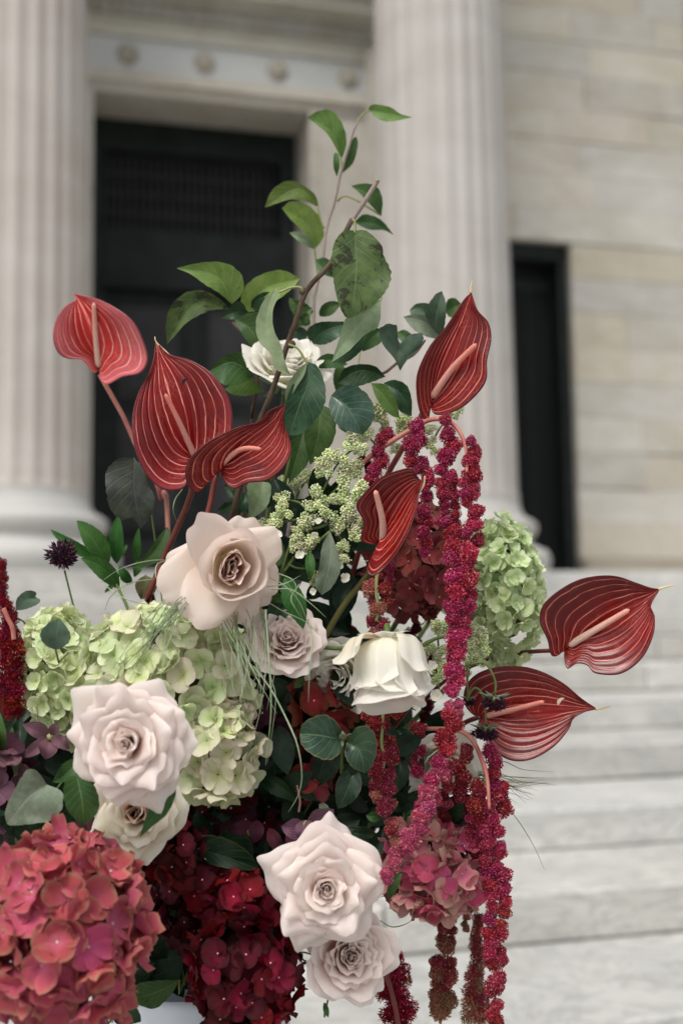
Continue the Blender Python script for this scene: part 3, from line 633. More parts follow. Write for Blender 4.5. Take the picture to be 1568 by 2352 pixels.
# ---------------------------------------------------------------- hydrangea
def floret_mesh(name, mat, seed, cup=.25, curl=.2, wide=1.0, eye=True):
    r = random.Random(seed); m = MB(); n = r.choice((4, 4, 4, 5))
    for k in range(n):
        ph = 2 * math.pi * k / n + r.uniform(-.12, .12); L = r.uniform(.88, 1.08); wd = r.uniform(.56, .68) * wide; tl = r.uniform(-.05, .35) + cup; cu = r.uniform(-.3, .5) * curl * 3
        nu, nv = 7, 7; G = np.zeros((nu, nv, 3)); A = np.zeros((nu, nv, 3)); tw = r.uniform(-.3, .3)
        for i, u in enumerate(np.linspace(-1, 1, nu)):
            for j, v in enumerate(np.linspace(0, 1, nv)):
                w_ = wd * math.sin(min(1, (v * .93 + .07)) * math.pi * .62) ** .8 * (1 - .25 * v ** 6)
                x = .04 + L * v * (1 - .16 * u * u * v); y = u * w_; z = tl * v * L - cu * v ** 3 + .16 * u * u * v + tw * u * v * .5 + .03 * math.sin(5 * u + k) * v
                G[i, j] = (x * math.cos(ph) - y * math.sin(ph), x * math.sin(ph) + y * math.cos(ph), z + k * .012); A[i, j] = (u, v, 0)
        m.grid(G, A)
    me = m.mesh(name, mat)
    if eye:
        bm_v = []; me.materials.append(H_eye)
        q = MB(); ico(q, (0, 0, .07), .075, 1); V0 = len(me.vertices)
        # join eye into the same floret mesh with its own material slot
        V = np.vstack(m.V + q.V); A = np.vstack(m.A + q.A); F = m.F + [tuple(i + V0 for i in f) for f in q.F]; nf = len(m.F)
        me = bpy.data.meshes.new(name); me.from_pydata(V.tolist(), [], F); a = me.attributes.new('pc', 'FLOAT_VECTOR', 'POINT'); a.data.foreach_set('vector', A.astype(np.float32).ravel())
        me.polygons.foreach_set('use_smooth', [True] * len(me.polygons)); me.materials.append(mat); me.materials.append(H_eye)
        me.polygons.foreach_set('material_index', [0] * nf + [1] * (len(F) - nf)); me.update()
    return me
_IC = {}
def ico(mb, c, r, sub=1, sv=(1, 1, 1), attr=(0, 0, 0), R=None, disp=None):
    if sub not in _IC:
        import bmesh
        b = bmesh.new(); bmesh.ops.create_icosphere(b, subdivisions=sub, radius=1.0); b.verts.ensure_lookup_table()
        _IC[sub] = (np.array([v.co[:] for v in b.verts]), [tuple(v.index for v in f.verts) for f in b.faces]); b.free()
    V, F = _IC[sub]; V = V * np.array(sv)
    if disp is not None: V = V * disp(V)[:, None]
    if R is not None: V = V @ R
    mb.add(V * r + np.asarray(c), F, np.tile(attr, (len(V), 1)))
FLM = {}
def florets(mat, cup, curl, eye):
    k = (mat.name, cup, curl, eye)
    if k not in FLM: FLM[k] = [floret_mesh('floret_' + mat.name, mat, 11 + i, cup, curl, eye=eye) for i in range(5)]
    return FLM[k]
def hydrangea(label, cx, cy, D, rx, ry, rz, fpx, mat, core=H_core, cup=.15, curl=.25, eye=True, jit=.55, seed=1, alt=None, dens=1.0, tilt=.0, cat='hydrangea', stemmed=True, back=-.35, lay=True):
    """ellipsoid flower head: rx, ry, fpx in reference px, rz metres of half-depth; florets are single parts"""
    c = at(cx, cy, D); t = thing('hydrangea', c, label, cat, 'hydrangea heads of the bouquet'); r = random.Random(seed)
    ax, ay, az = rx * MPP(D), ry * MPP(D), rz; fr = fpx * MPP(D) / 2; tc = CAM - c; tc /= np.linalg.norm(tc)
    area = 4 * math.pi * ((((ax * ay) ** 1.6 + (ax * az) ** 1.6 + (ay * az) ** 1.6) / 3) ** (1 / 1.6)); n = int(area / (fr * fr * 1.9) * dens)
    ct, st_ = math.cos(tilt), math.sin(tilt); ms = florets(mat, cup, curl, eye); ma = florets(alt[0], cup, curl, eye) if alt else ms; cnt = 0
    for lay_, sc_ in ((0, 1.0), (1, .80)):
        if lay_ and not lay: break
        nn = int(n * (1 if lay_ == 0 else .55))
        for i in range(nn):
            zz = 1 - 2 * (i + .5) / nn; ph = i * 2.399963 + lay_; rr = math.sqrt(max(0, 1 - zz * zz)); d = np.array([rr * math.cos(ph), zz, rr * math.sin(ph)]) + np.array([r.uniform(-1, 1) for _ in range(3)]) * .13
            d /= np.linalg.norm(d); x, y, z = d[0] * ax, d[1] * ay, d[2] * az; x, y = x * ct - y * st_, x * st_ + y * ct
            nx, ny, nz = d[0] / ax, d[1] / ay, d[2] / az; nx, ny = nx * ct - ny * st_, nx * st_ + ny * ct
            N = RT * nx + UP * ny - FW * nz; N /= np.linalg.norm(N)
            if N @ tc < back: continue
            if cnt >= 290: break
            sc1 = sc_ * r.uniform(.90, 1.05); P = c + (RT * x + UP * y - FW * z) * sc1
            q = N + np.array([r.gauss(0, jit) for _ in range(3)]) * .55
            me = (ma if (alt and r.random() < alt[1]) else ms)[r.randrange(5)]; s = fr * r.uniform(.85, 1.15)
            inst('floret', me, t, basis(P, q, s, r.uniform(0, 6.28)), t); cnt += 1
    m = MB(); B = np.array([RT, UP, FW])  # dark ellipsoid fill added inside the head to stop see-through
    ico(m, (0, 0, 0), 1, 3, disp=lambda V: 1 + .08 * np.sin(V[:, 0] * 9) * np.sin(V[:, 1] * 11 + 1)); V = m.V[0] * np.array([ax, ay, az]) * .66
    V = np.stack([V[:, 0] * ct - V[:, 1] * st_, V[:, 0] * st_ + V[:, 1] * ct, V[:, 2]], 1); m.V[0] = V @ B + c; m.obj('dark_fill', core, t)
    if stemmed: m = MB(); m.tube(spline(hubline(np.array([c, c + FW * .03 - UP * ay * .6])), 20), .003, 7); m.obj('stem', M_stemg, t)
    return t

# ---------------------------------------------------------------- amaranth and bud clusters
def grain_mesh(name, mat, seed, n=260, spiky=0.0, gr=.13, lump=.18, base=True, sub=0):
    r = np.random.default_rng(seed); m = MB(); ph = r.uniform(0, 6.28, 6)
    lum = lambda V: .86 + lump * (np.sin(V[:, 0] * 3.1 + ph[0]) * np.sin(V[:, 1] * 3.7 + ph[1]) + .6 * np.sin(V[:, 2] * 5 + ph[2]))
    if base: ico(m, (0, 0, 0), .88 if spiky < 2 else .5, 2, attr=(.15, 0, 0), disp=lum)
    oc = np.array([(1, 0, 0), (-1, 0, 0), (0, 1, 0), (0, -1, 0), (0, 0, 1), (0, 0, -1.0)]); of = [(0, 2, 4), (2, 1, 4), (1, 3, 4), (3, 0, 4), (2, 0, 5), (1, 2, 5), (3, 1, 5), (0, 3, 5)]
    for i in range(n):
        z = 1 - 2 * (i + .5) / n; a = i * 2.399963 + r.uniform(-.2, .2); s = math.sqrt(1 - z * z); d = np.array([s * math.cos(a), s * math.sin(a), z]); rad = lum(d[None])[0] * r.uniform(.92, 1.06)
        q = d + r.normal(0, .45, 3); q /= np.linalg.norm(q); x = np.cross(q, [.3, .5, .8]); x /= np.linalg.norm(x); y = np.cross(q, x)
        l = gr * (1 + spiky * r.uniform(.4, 1.3)); g = gr * r.uniform(.6, 1.1) * (1 / (1 + spiky * .35)); at0 = np.tile((r.random(), 1, 0), (6, 1))
        if sub: ico(m, d * rad, g, 1, attr=(r.random(), 1, 0))
        else: m.add(d * (rad + spiky * gr * .5) + (oc[:, :1] * x + oc[:, 1:2] * y) * g + oc[:, 2:] * q * l, of, at0)
    return m.mesh(name, mat, smooth=bool(sub))
GM = {}
def grains(mat, kind):
    if (mat.name, kind) not in GM:
        p = dict(tas=dict(n=300, gr=.105, spiky=.4), fea=dict(n=260, gr=.13, spiky=2.6, lump=.35), bud=dict(n=38, gr=.26, sub=1, lump=.3, base=False), sca=dict(n=130, gr=.16, spiky=1.1, lump=.15))[kind]
        GM[(mat.name, kind)] = [grain_mesh('cluster_' + mat.name, mat, 5 + i, **p) for i in range(4)]
    return GM[(mat.name, kind)]
def tassel(parent, key, pts, D, mat, kind='tas', stemmat=None, lobes=None, seed=1, name='flower_cluster', tmat=None, stagger=.5):
    """pts: (x, y, width) in key px down the tassel; round grainy clusters strung along it"""
    r = random.Random(seed); sc = KEYS[key][0]; P = K(key, [(p[0], p[1]) for p in pts]); Wd = np.array([p[2] * sc for p in pts], float)
    nseg = 60; S = spline(np.column_stack([P, Wd]), nseg); L = np.r_[0, np.cumsum(np.linalg.norm(np.diff(S[:, :2], axis=0), axis=1))]; s = 0.0; side = 1
    Dv = np.interp(np.linspace(0, 1, nseg), np.linspace(0, 1, np.size(D)), np.atleast_1d(D))
    ms = grains(mat, kind); mt = grains(tmat, kind) if tmat else ms
    if stemmat:
        m = MB(); m.tube(at(S[:, 0], S[:, 1], Dv + .002), .0012, 6); m.obj('hanging_stem', stemmat, parent)
    while s <= L[-1]:
        x, y, wd = (np.interp(s, L, S[:, k]) for k in range(3)); wd *= 1.1 if kind == 'fea' else 1.0; d = float(np.interp(s, L, Dv)); mp = MPP(d); big = wd > 52
        nl = lobes or (2 if big else 1)
        if kind == 'fea': nl = 2; wd *= .9
        side = -side; f = s / L[-1]
        for q in range(nl):
            if nl == 1: ox, rad = side * wd * .10, wd * .47
            elif q == 0: ox, rad = -wd * r.uniform(.17, .25), wd * r.uniform(.25, .33)
            elif q == 1: ox, rad = wd * r.uniform(.17, .25), wd * r.uniform(.25, .33)
            else: ox, rad = r.uniform(-.1, .1) * wd, wd * .3
            oy = r.uniform(-.2, .2) * rad * 2 + (stagger * rad if q else 0); oz = r.uniform(-.35, .35) * rad * mp
            me = (mt if r.random() < f ** 2 * .9 else ms)[r.randrange(4)]
            rd = rad * mp * r.uniform(.9, 1.12)
            inst(name, me, parent, basis(at(x + ox, y + oy, d + oz), (r.gauss(0, 1), r.gauss(0, 1), r.gauss(0, 1)), rd, r.uniform(0, 6.28), sv=(rd, rd, rd * r.uniform(.85, 1.15))), parent)
        s += (wd * .44 if nl > 1 else wd * .60) * r.uniform(.85, 1.1)
# ================================================================== VASE AND INNER MASS
vz = HUB.copy(); vt = thing('flower_vase', (vz[0], vz[1], 0), 'tall white vase stand at the bottom of the picture holding the whole bouquet', 'vase')
vc = at(440, 2250, 1.27)
m = MB(); n = 72; prof = [(.0, vc[2] - .05), (.075, vc[2] - .045), (.088, vc[2] + .0), (.094, vc[2] + .004), (.098, vc[2] - .004), (.102, vc[2] - .05), (.112, vc[2] - .15), (.13, vc[2] - .30), (.145, .03), (.16, .0), (.0, .0)]
G = np.zeros((n, len(prof), 3))
for i in range(n):
    a = 2 * math.pi * i / n
    for j, (r, z) in enumerate(prof):
        rr = r * (1 - (.018 * (.5 + .5 * math.cos(a * 18)) if 4 < j < 9 else 0)); G[i, j] = (vc[0] + rr * math.cos(a), vc[1] + rr * math.sin(a), z)
m.grid(G, closeu=True); m.obj('vase_body', M_vase, vt)
m = MB(); B = np.array([RT, UP, FW])  # dark core added to block see-through and stand for the inner shade
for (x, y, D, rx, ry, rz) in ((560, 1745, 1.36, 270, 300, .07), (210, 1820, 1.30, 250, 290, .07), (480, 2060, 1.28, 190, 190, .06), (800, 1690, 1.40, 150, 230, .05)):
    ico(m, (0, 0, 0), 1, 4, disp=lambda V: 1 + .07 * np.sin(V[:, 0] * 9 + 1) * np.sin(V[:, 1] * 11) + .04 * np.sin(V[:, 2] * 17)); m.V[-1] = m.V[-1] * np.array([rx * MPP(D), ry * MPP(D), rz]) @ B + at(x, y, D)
o = m.obj('dark_core', m_plain('dark_core_fill', (.006, .012, .006), (.02, .035, .014), 60, .95, .1, 0, 0, .8, bd=.004), None, loc=at(560, 1745, 1.36)); tag(o, 'dark core added deep inside the bouquet as shade between the stems', 'core_fill')
# dense dark filler foliage nobody could count
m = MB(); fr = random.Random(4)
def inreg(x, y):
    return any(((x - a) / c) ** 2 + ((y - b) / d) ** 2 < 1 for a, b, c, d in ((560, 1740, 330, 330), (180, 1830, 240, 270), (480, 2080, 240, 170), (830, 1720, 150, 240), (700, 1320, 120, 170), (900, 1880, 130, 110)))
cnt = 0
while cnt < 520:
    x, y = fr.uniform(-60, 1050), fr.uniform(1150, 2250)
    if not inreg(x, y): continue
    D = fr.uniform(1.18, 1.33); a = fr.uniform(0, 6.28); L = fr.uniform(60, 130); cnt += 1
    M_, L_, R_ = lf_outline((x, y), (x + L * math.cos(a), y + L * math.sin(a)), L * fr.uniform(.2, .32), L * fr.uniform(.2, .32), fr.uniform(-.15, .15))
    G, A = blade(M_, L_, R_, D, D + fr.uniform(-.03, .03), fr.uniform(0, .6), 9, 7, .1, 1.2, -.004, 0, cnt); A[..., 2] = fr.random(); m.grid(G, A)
o = m.obj('filler_foliage', M_lf_fill, None, loc=at(560, 1745, 1.3)); tag(o, 'dark green filler foliage darkened for the shade between the flowers', 'foliage', kind='stuff')

# ================================================================== BRANCHES
br = thing('branch', at(560, 1180, 1.2), 'thick brown woody branch rising out of the bouquet with spotted and curled leaves', 'branch')
stem(br, 'c2', [(1020, 475), (960, 570), (895, 665)], (1.19, 1.18), [.0023, .0026], M_barkg, 'stem')
stem(br, 'c2', [(900, 655), (840, 780), (790, 880), (720, 950), (670, 1020), (640, 1120), (590, 1260), (545, 1400), (510, 1500), (460, 1620), (400, 1800), (330, 2080)], (1.18, 1.20), [.0025, .0028, .0030, .0032, .0034, .0036], M_bark, 'stem', True, 60)
m = MB(); p = K('c2', [(1021, 473)])[0]; ico(m, at(p[0], p[1], 1.189), .0025, 2, (1, 1, .6)); m.obj('cut_end', M_petiole, br)
for q in ((665, 1000), (610, 1255), (800, 885)):
    p = K('c2', [q])[0]; m = MB(); ico(m, at(p[0], p[1], 1.187), .0043, 2, (1, .8, 1)); m.obj('bud_knot', M_bark, br)
add_leaf(br, 'c2', None, 1.165, M_lf_spot, 1.155, .12, .16, [(905, 655), (915, 680)], trace=([(912, 710), (918, 900), (895, 1130)], [(912, 710), (860, 712), (812, 780), (806, 900), (830, 1040), (865, 1120), (895, 1130)], [(912, 710), (970, 712), (1040, 780), (1050, 830), (1087, 915), (1060, 1000), (970, 1095), (895, 1130)]), label='large hanging leaf with brown blotches', nu=34, nv=21, prad=.0012)
add_leaf(br, 'c2', None, 1.165, M_lf_pale, 1.15, .5, .10, [(665, 1000), (650, 980), (600, 985), (555, 1005)], trace=([(535, 985), (500, 1080), (495, 1190), (535, 1290), (560, 1360), (605, 1404)], [(535, 985), (475, 1050), (440, 1150), (455, 1240), (510, 1300), (530, 1370), (605, 1404)], [(535, 985), (552, 1010), (522, 1090), (525, 1180), (560, 1260), (580, 1340), (605, 1404)]), label='curled pale leaf hanging beside the branch', prad=.0011)
add_leaf(br, 'c2', None, 1.16, M_lf_dark, 1.15, .25, .12, [(595, 1255), (640, 1275), (670, 1320)], trace=([(688, 1340), (690, 1440), (650, 1540), (600, 1690)], [(688, 1340), (640, 1410), (600, 1480), (578, 1580), (582, 1660), (600, 1690)], [(688, 1340), (735, 1360), (770, 1450), (768, 1540), (715, 1630), (650, 1685), (600, 1690)]), prad=.0011)
add_leaf(br, 'c2', None, 1.158, M_lf_pale, 1.15, .5, .1, trace=([(686, 1340), (655, 1400), (612, 1470), (590, 1560)], [(686, 1340), (660, 1360), (600, 1430), (580, 1500), (590, 1560)], [(686, 1340), (672, 1400), (625, 1475), (590, 1560)]))
add_leaf(br, 'c2', None, 1.20, M_lf_pale, 1.17, .3, .1, [(1035, 1000), (1040, 1040)], trace=([(1038, 1040), (960, 1130), (860, 1250), (800, 1343)], [(1038, 1040), (950, 1080), (872, 1130), (838, 1230), (800, 1343)], [(1038, 1040), (1036, 1120), (1020, 1175), (960, 1210), (880, 1290), (800, 1343)]), label='pale underside leaf below the blotched leaf')
add_leaf(br, 'c2', None, 1.205, M_lf_dark, 1.18, .2, .1, trace=([(968, 1205), (900, 1290), (800, 1345)], [(968, 1205), (900, 1235), (840, 1300), (800, 1345)], [(968, 1205), (955, 1270), (900, 1325), (860, 1342), (800, 1345)]))

b2 = thing('branch', at(700, 900, 1.36), 'slim young branch at the very top of the bouquet, its blurred leaves against the doorway', 'branch')
stem(b2, 'c2', [(935, 170), (912, 220), (880, 330), (845, 440), (820, 570), (780, 690), (765, 820), (735, 960), (715, 1060), (720, 1150), (700, 1400)], (1.40, 1.36), [.0011, .0017, .0022, .0026, .003], M_barkg, 'stem', True, 40)
T_ = [  # trace leaves: mid, upper edge, lower edge
 ([(975, 130), (1070, 150), (1188, 168)], [(975, 130), (1000, 106), (1080, 118), (1130, 150), (1188, 168)], [(975, 130), (1020, 172), (1070, 188), (1120, 182), (1188, 168)], [(935, 175), (955, 150)], M_lf_fresh),
 ([(850, 370), (800, 240), (685, 168)], [(850, 370), (872, 300), (862, 220), (810, 140), (745, 135), (685, 168)], [(850, 370), (815, 300), (775, 240), (720, 195), (685, 168)], [(850, 435), (850, 400)], M_lf_fresh),
 ([(852, 436), (900, 350), (922, 262)], [(852, 436), (872, 350), (905, 270), (922, 262)], [(852, 436), (905, 385), (928, 300), (922, 262)], None, M_lf_mid),
 ([(828, 452), (822, 390), (822, 335)], [(828, 452), (812, 410), (812, 350), (822, 335)], [(828, 452), (840, 400), (836, 350), (822, 335)], None, M_lf_mid),
 ([(742, 602), (640, 510), (482, 600)], [(742, 602), (720, 535), (640, 480), (580, 475), (515, 520), (482, 600)], [(742, 602), (680, 570), (610, 560), (540, 580), (482, 600)], [(765, 700), (745, 640)], M_lf_fresh),
 ([(722, 800), (690, 690), (565, 602)], [(722, 800), (765, 735), (745, 650), (690, 590), (610, 570), (565, 602)], [(722, 800), (690, 745), (640, 690), (600, 650), (565, 602)], [(740, 960), (728, 860)], M_lf_fresh),
 ([(722, 800), (680, 760), (600, 720)], [(722, 800), (700, 750), (640, 715), (600, 720)], [(722, 800), (680, 785), (630, 750), (600, 720)], None, M_lf_pale),
 ([(1040, 642), (980, 540), (895, 495)], [(1040, 642), (1045, 560), (1018, 500), (960, 484), (895, 495)], [(1040, 642), (990, 590), (940, 535), (895, 495)], [(830, 570), (880, 545)], M_lf_mid),
 ([(908, 670), (1010, 680), (1100, 732)], [(908, 670), (960, 632), (1040, 660), (1100, 732)], [(908, 670), (980, 705), (1050, 708), (1100, 732)], [(840, 740), (880, 690)], M_lf_mid),
 ([(725, 850), (760, 890), (812, 935)], [(725, 850), (770, 840), (805, 870), (812, 935)], [(725, 850), (740, 900), (775, 925), (812, 935)], None, M_lf_mid)]
for i, (a, b, c, pt, mt) in enumerate(T_): add_leaf(b2, 'c2', None, 1.37 + .02 * (i % 3), mt, None, .3, .08, pt, trace=(a, b, c), prad=.0012)
for sp, mt in (((700, 1160), (640, 1080), 30, 30, .1), M_lf_mid), (((715, 1100), (600, 1030), 45, 30, .1), M_lf_mid), (((745, 1120), (850, 1060), 30, 35, .1), M_lf_mid), (((690, 1200), (600, 1180), 40, 30, .1), M_lf_dark), (((640, 1170), (710, 1080), 45, 35, .1), M_lf_mid):
    add_leaf(b2, 'c2', sp, 1.33, mt)

b3 = thing('branch', at(560, 1200, 1.3), 'leafy twig left of the white rose with arching green leaves', 'branch')
stem(b3, 'c2', [(330, 1150), (370, 1190), (440, 1290), (450, 1420), (420, 1600)], (1.30, 1.28), [.0018, .0024, .0028], M_bark, 'stem', True, 30)
for i, (a, b, c, mt) in enumerate([
 ([(325, 1062), (250, 930), (60, 890)], [(325, 1062), (375, 1010), (378, 940), (335, 885), (260, 860), (160, 866), (60, 890)], [(325, 1062), (265, 1010), (200, 970), (130, 920), (60, 890)], M_lf_fresh),
 ([(315, 1088), (150, 1060), (15, 1255)], [(315, 1088), (265, 1035), (190, 998), (110, 1005), (38, 1065), (10, 1150), (15, 1255)], [(315, 1088), (250, 1088), (190, 1105), (110, 1150), (55, 1210), (15, 1255)], M_lf_spot),
 ([(405, 1100), (480, 990), (650, 940)], [(405, 1100), (368, 1050), (400, 965), (480, 915), (570, 900), (650, 940)], [(405, 1100), (470, 1085), (560, 1030), (620, 980), (650, 940)], M_lf_fresh),
 ([(400, 1105), (350, 1100), (272, 1128)], [(400, 1105), (380, 1060), (345, 1050), (310, 1085), (272, 1128)], [(400, 1105), (350, 1130), (310, 1135), (272, 1128)], M_lf_dark),
 ([(335, 1130), (410, 1180), (462, 1275)], [(335, 1130), (400, 1105), (470, 1110), (500, 1190), (462, 1275)], [(335, 1130), (370, 1200), (420, 1262), (462, 1275)], M_lf_mid),
 ([(415, 1095), (450, 1040), (545, 1010)], [(415, 1095), (425, 1040), (480, 1005), (545, 1010)], [(415, 1095), (470, 1085), (520, 1050), (545, 1010)], M_lf_dark),
 ([(430, 1410), (330, 1340), (212, 1385)], [(430, 1410), (415, 1330), (370, 1295), (290, 1310), (212, 1385)], [(430, 1410), (350, 1450), (270, 1440), (212, 1385)], M_lf_mid),
 ([(480, 1480), (390, 1430), (290, 1470)], [(480, 1480), (420, 1420), (340, 1430), (290, 1470)], [(480, 1480), (400, 1500), (330, 1495), (290, 1470)], M_lf_fresh)]):
    add_leaf(b3, 'c2', None, 1.27 + .012 * (i % 3), mt, None, .35, .10, trace=(a, b, c))

b4 = thing('branch', at(840, 900, 1.26), 'short side twig right of the centre with folded blue green leaves beside the column', 'branch')
stem(b4, 'c2', [(1120, 1340), (1050, 1395), (905, 1460), (800, 1560), (760, 1750)], (1.27, 1.24), [.0016, .0024, .003], M_bark, 'stem', True, 30)
stem(b4, 'c2', [(1250, 1235), (1200, 1300), (1130, 1340)], (1.28, 1.27), [.0011, .0015], M_bark)
for i, (a, b, c, mt, D) in enumerate([
 ([(1130, 1250), (1120, 1310), (1130, 1382)], [(1130, 1250), (1105, 1200), (1118, 1165), (1060, 1160), (1030, 1190), (1050, 1260), (1100, 1320), (1130, 1382)], [(1130, 1250), (1175, 1210), (1240, 1205), (1225, 1265), (1160, 1335), (1130, 1382)], M_lf_slate, 1.25),
 ([(1328, 1232), (1300, 1150), (1330, 1005)], [(1328, 1232), (1275, 1160), (1250, 1100), (1295, 1020), (1330, 1000)], [(1328, 1232), (1345, 1150), (1348, 1060), (1330, 1000)], M_lf_slate, 1.27),
 ([(1325, 1235), (1250, 1150), (1145, 1122)], [(1325, 1235), (1300, 1170), (1270, 1125), (1200, 1112), (1145, 1122)], [(1325, 1235), (1250, 1215), (1190, 1180), (1145, 1122)], M_lf_grey, 1.28),
 ([(1270, 1110), (1230, 1080), (1175, 1090)], [(1290, 1110), (1270, 1062), (1210, 1060), (1175, 1090)], [(1290, 1110), (1230, 1122), (1185, 1115), (1175, 1090)], M_lf_slate, 1.33),
 ([(1345, 1100), (1380, 1080), (1422, 1060)], [(1345, 1100), (1355, 1045), (1390, 1033), (1422, 1060)], [(1345, 1100), (1370, 1125), (1410, 1110), (1422, 1060)], M_lf_mid, 1.34),
 ([(1060, 1410), (940, 1380), (830, 1440)], [(1060, 1410), (1010, 1360), (930, 1350), (860, 1375), (830, 1440)], [(1060, 1410), (980, 1440), (900, 1460), (830, 1440)], M_lf_dark, 1.26),
 ([(1050, 1440), (1130, 1490), (1185, 1600)], [(1050, 1440), (1100, 1425), (1160, 1450), (1185, 1520), (1185, 1600)], [(1050, 1440), (1080, 1510), (1130, 1575), (1185, 1600)], M_lf_dark, 1.25),
 ([(990, 1440), (1050, 1500), (1128, 1610)], [(990, 1440), (1060, 1450), (1110, 1520), (1128, 1610)], [(990, 1440), (1020, 1520), (1080, 1590), (1128, 1610)], M_lf_fresh, 1.24),
 ([(800, 1500), (880, 1560), (950, 1690)], [(800, 1500), (850, 1455), (930, 1460), (995, 1530), (1000, 1620), (950, 1690)], [(800, 1500), (790, 1560), (840, 1650), (950, 1690)], M_lf_gloss, 1.19),
 ([(950, 1290), (980, 1240), (1045, 1180)], [(950, 1290), (940, 1230), (990, 1180), (1045, 1180)], [(950, 1290), (1000, 1270), (1040, 1240), (1045, 1180)], M_lf_mid, 1.27),
 ([(1110, 1200), (1140, 1210), (1190, 1250)], [(1110, 1200), (1150, 1185), (1190, 1215), (1190, 1250)], [(1110, 1200), (1130, 1235), (1160, 1250), (1190, 1250)], M_lf_mid, 1.3),
 ([(700, 1250), (770, 1190), (860, 1160)], [(700, 1250), (685, 1190), (740, 1150), (860, 1145)], [(700, 1250), (770, 1255), (850, 1210), (860, 1160)], M_lf_dark, 1.28),
 ([(720, 1370), (780, 1330), (880, 1350)], [(720, 1370), (740, 1320), (800, 1300), (880, 1350)], [(720, 1370), (790, 1370), (840, 1365), (880, 1350)], M_lf_mid, 1.27),
 ([(830, 1500), (860, 1420), (850, 1350)], [(830, 1500), (810, 1430), (820, 1370), (850, 1350)], [(830, 1500), (880, 1460), (880, 1390), (850, 1350)], M_lf_mid, 1.3)]):
    add_leaf(b4, 'c2', None, D, mt, None, .35, .10, trace=(a, b, c))
stem(b4, 'c2', [(940, 1280), (930, 1350), (915, 1440)], (1.26, 1.25), [.0007, .0009], M_petiole, 'petiole')

b5 = thing('branch', at(700, 1150, 1.22), 'cluster of hanging dark leaves between the dark spathe and the green panicles', 'branch')
stem(b5, 'c3', [(280, 0), (300, 200), (250, 400), (180, 700)], (1.22, 1.24), [.002, .0025], M_stemg, 'stem', True)
for i, (a, b, c, mt, D) in enumerate([
 ([(385, 185), (380, 340), (335, 502)], [(385, 185), (320, 260), (305, 360), (335, 502)], [(385, 185), (450, 220), (470, 320), (430, 420), (335, 502)], M_lf_mid, 1.20),
 ([(300, 330), (270, 450), (222, 602)], [(300, 330), (240, 340), (235, 460), (222, 602)], [(300, 330), (330, 400), (320, 500), (222, 602)], M_lf_mid, 1.21),
 ([(90, 590), (70, 690), (10, 800)], [(90, 590), (10, 600), (15, 700), (10, 800)], [(90, 590), (130, 610), (110, 720), (10, 800)], M_lf_pale, 1.24),
 ([(160, 570), (130, 650), (110, 730)], [(160, 570), (110, 600), (105, 680), (110, 730)], [(160, 570), (175, 620), (160, 690), (110, 730)], M_lf_dark, 1.25)]):
    add_leaf(b5, 'c3', None, D, mt, None, .35, .12, trace=(a, b, c))
for sp, D, mt in ((((480, 300), (600, 345), 25, 30, .1), 1.3, M_lf_mid), (((0, 640), (-60, 760), 35, 35, .1), 1.27, M_lf_dark), (((-20, 560), (-120, 620), 30, 25, .1), 1.27, M_lf_mid), (((-60, 700), (-150, 740), 30, 30, .1), 1.25, M_lf_dark), (((-100, 620), (-40, 760), 35, 30, .1), 1.28, M_lf_dark), (((0, 700), (60, 780), 25, 25, 0), 1.28, M_lf_dark), (((200, 600), (150, 760), 30, 30, 0), 1.29, M_lf_dark)):
    add_leaf(b5, 'c3', sp, D, mt)

# lone leaves and sprigs
lone_leaf('dark wilted leaf hanging left below the largest spathe', 'c1', None, 1.21, M_lf_black, fold=.1, wave=.18, trace=([(700, 1040), (700, 1200), (735, 1405)], [(700, 1040), (630, 1035), (560, 1095), (552, 1180), (575, 1300), (640, 1362), (690, 1350), (735, 1405)], [(700, 1040), (740, 1080), (770, 1170), (806, 1240), (790, 1330), (735, 1405)], ), nu=32, nv=19)
t = thing('laurel_sprig', at(260, 1340, 1.30), 'sprig of pointed bright green leaves behind the small black flower', 'leaf sprig')
stem(t, 'c1', [(480, 1490), (560, 1600), (600, 1680), (650, 1785), (700, 1900)], (1.32, 1.28), [.0016, .0022], M_stemg, 'stem', True)
LG = m_leaf('leaf_laurel', (.035, .115, .02), (.06, .16, .035), (.14, .24, .08), .12, (.10, .17, .08), .22, .4)
for sp, D in ((((560, 1600), (400, 1362), 55, 62, -.05), 1.31), (((520, 1560), (262, 1408), 32, 30, .05), 1.33), (((620, 1720), (420, 1560), 50, 45, -.12), 1.30), (((610, 1590), (620, 1330), 40, 38, .03), 1.32), (((715, 1600), (725, 1400), 22, 22, .03), 1.33), (((690, 1690), (620, 1600), 30, 26, .05), 1.31), (((610, 1560), (665, 1490), 22, 22, .05), 1.34), (((600, 1690), (545, 1740), 12, 12, 0), 1.3), (((740, 1560), (700, 1660), 25, 25, 0), 1.33)):
    add_leaf(t, 'c1', sp, D, LG, fold=.2, wave=.06)
lone_leaf('curving olive leaf left of the big peach rose', 'c1', ((870, 1400), (692, 1610), 50, 30, .12), 1.27, M_lf_mid)
lone_leaf('round dark leaf tucked against the top left petals of the peach rose', 'c1', ((985, 1480), (870, 1570), 75, 40, .2), 1.19, M_lf_dark, trace=None)
lone_leaf('brown curled leaf beside the red stem under the laurel sprig', 'c1', ((760, 1650), (735, 1775), 62, 50, .05), 1.26, M_lf_brown, wave=.3)
lone_leaf('round slate leaf lying on the left green hydrangea', 'c4', ((320, 440), (340, 262), 95, 80, .02), 1.09, M_lf_slate, fold=.15)
lone_leaf('small notched grey green leaf at the far left against the steps', 'c4', None, 1.25, M_lf_slate, trace=([(90, 215), (140, 160), (205, 135)], [(90, 215), (95, 150), (140, 105), (190, 100), (210, 118), (200, 135)], [(90, 215), (150, 205), (210, 180), (233, 155), (205, 135)]))
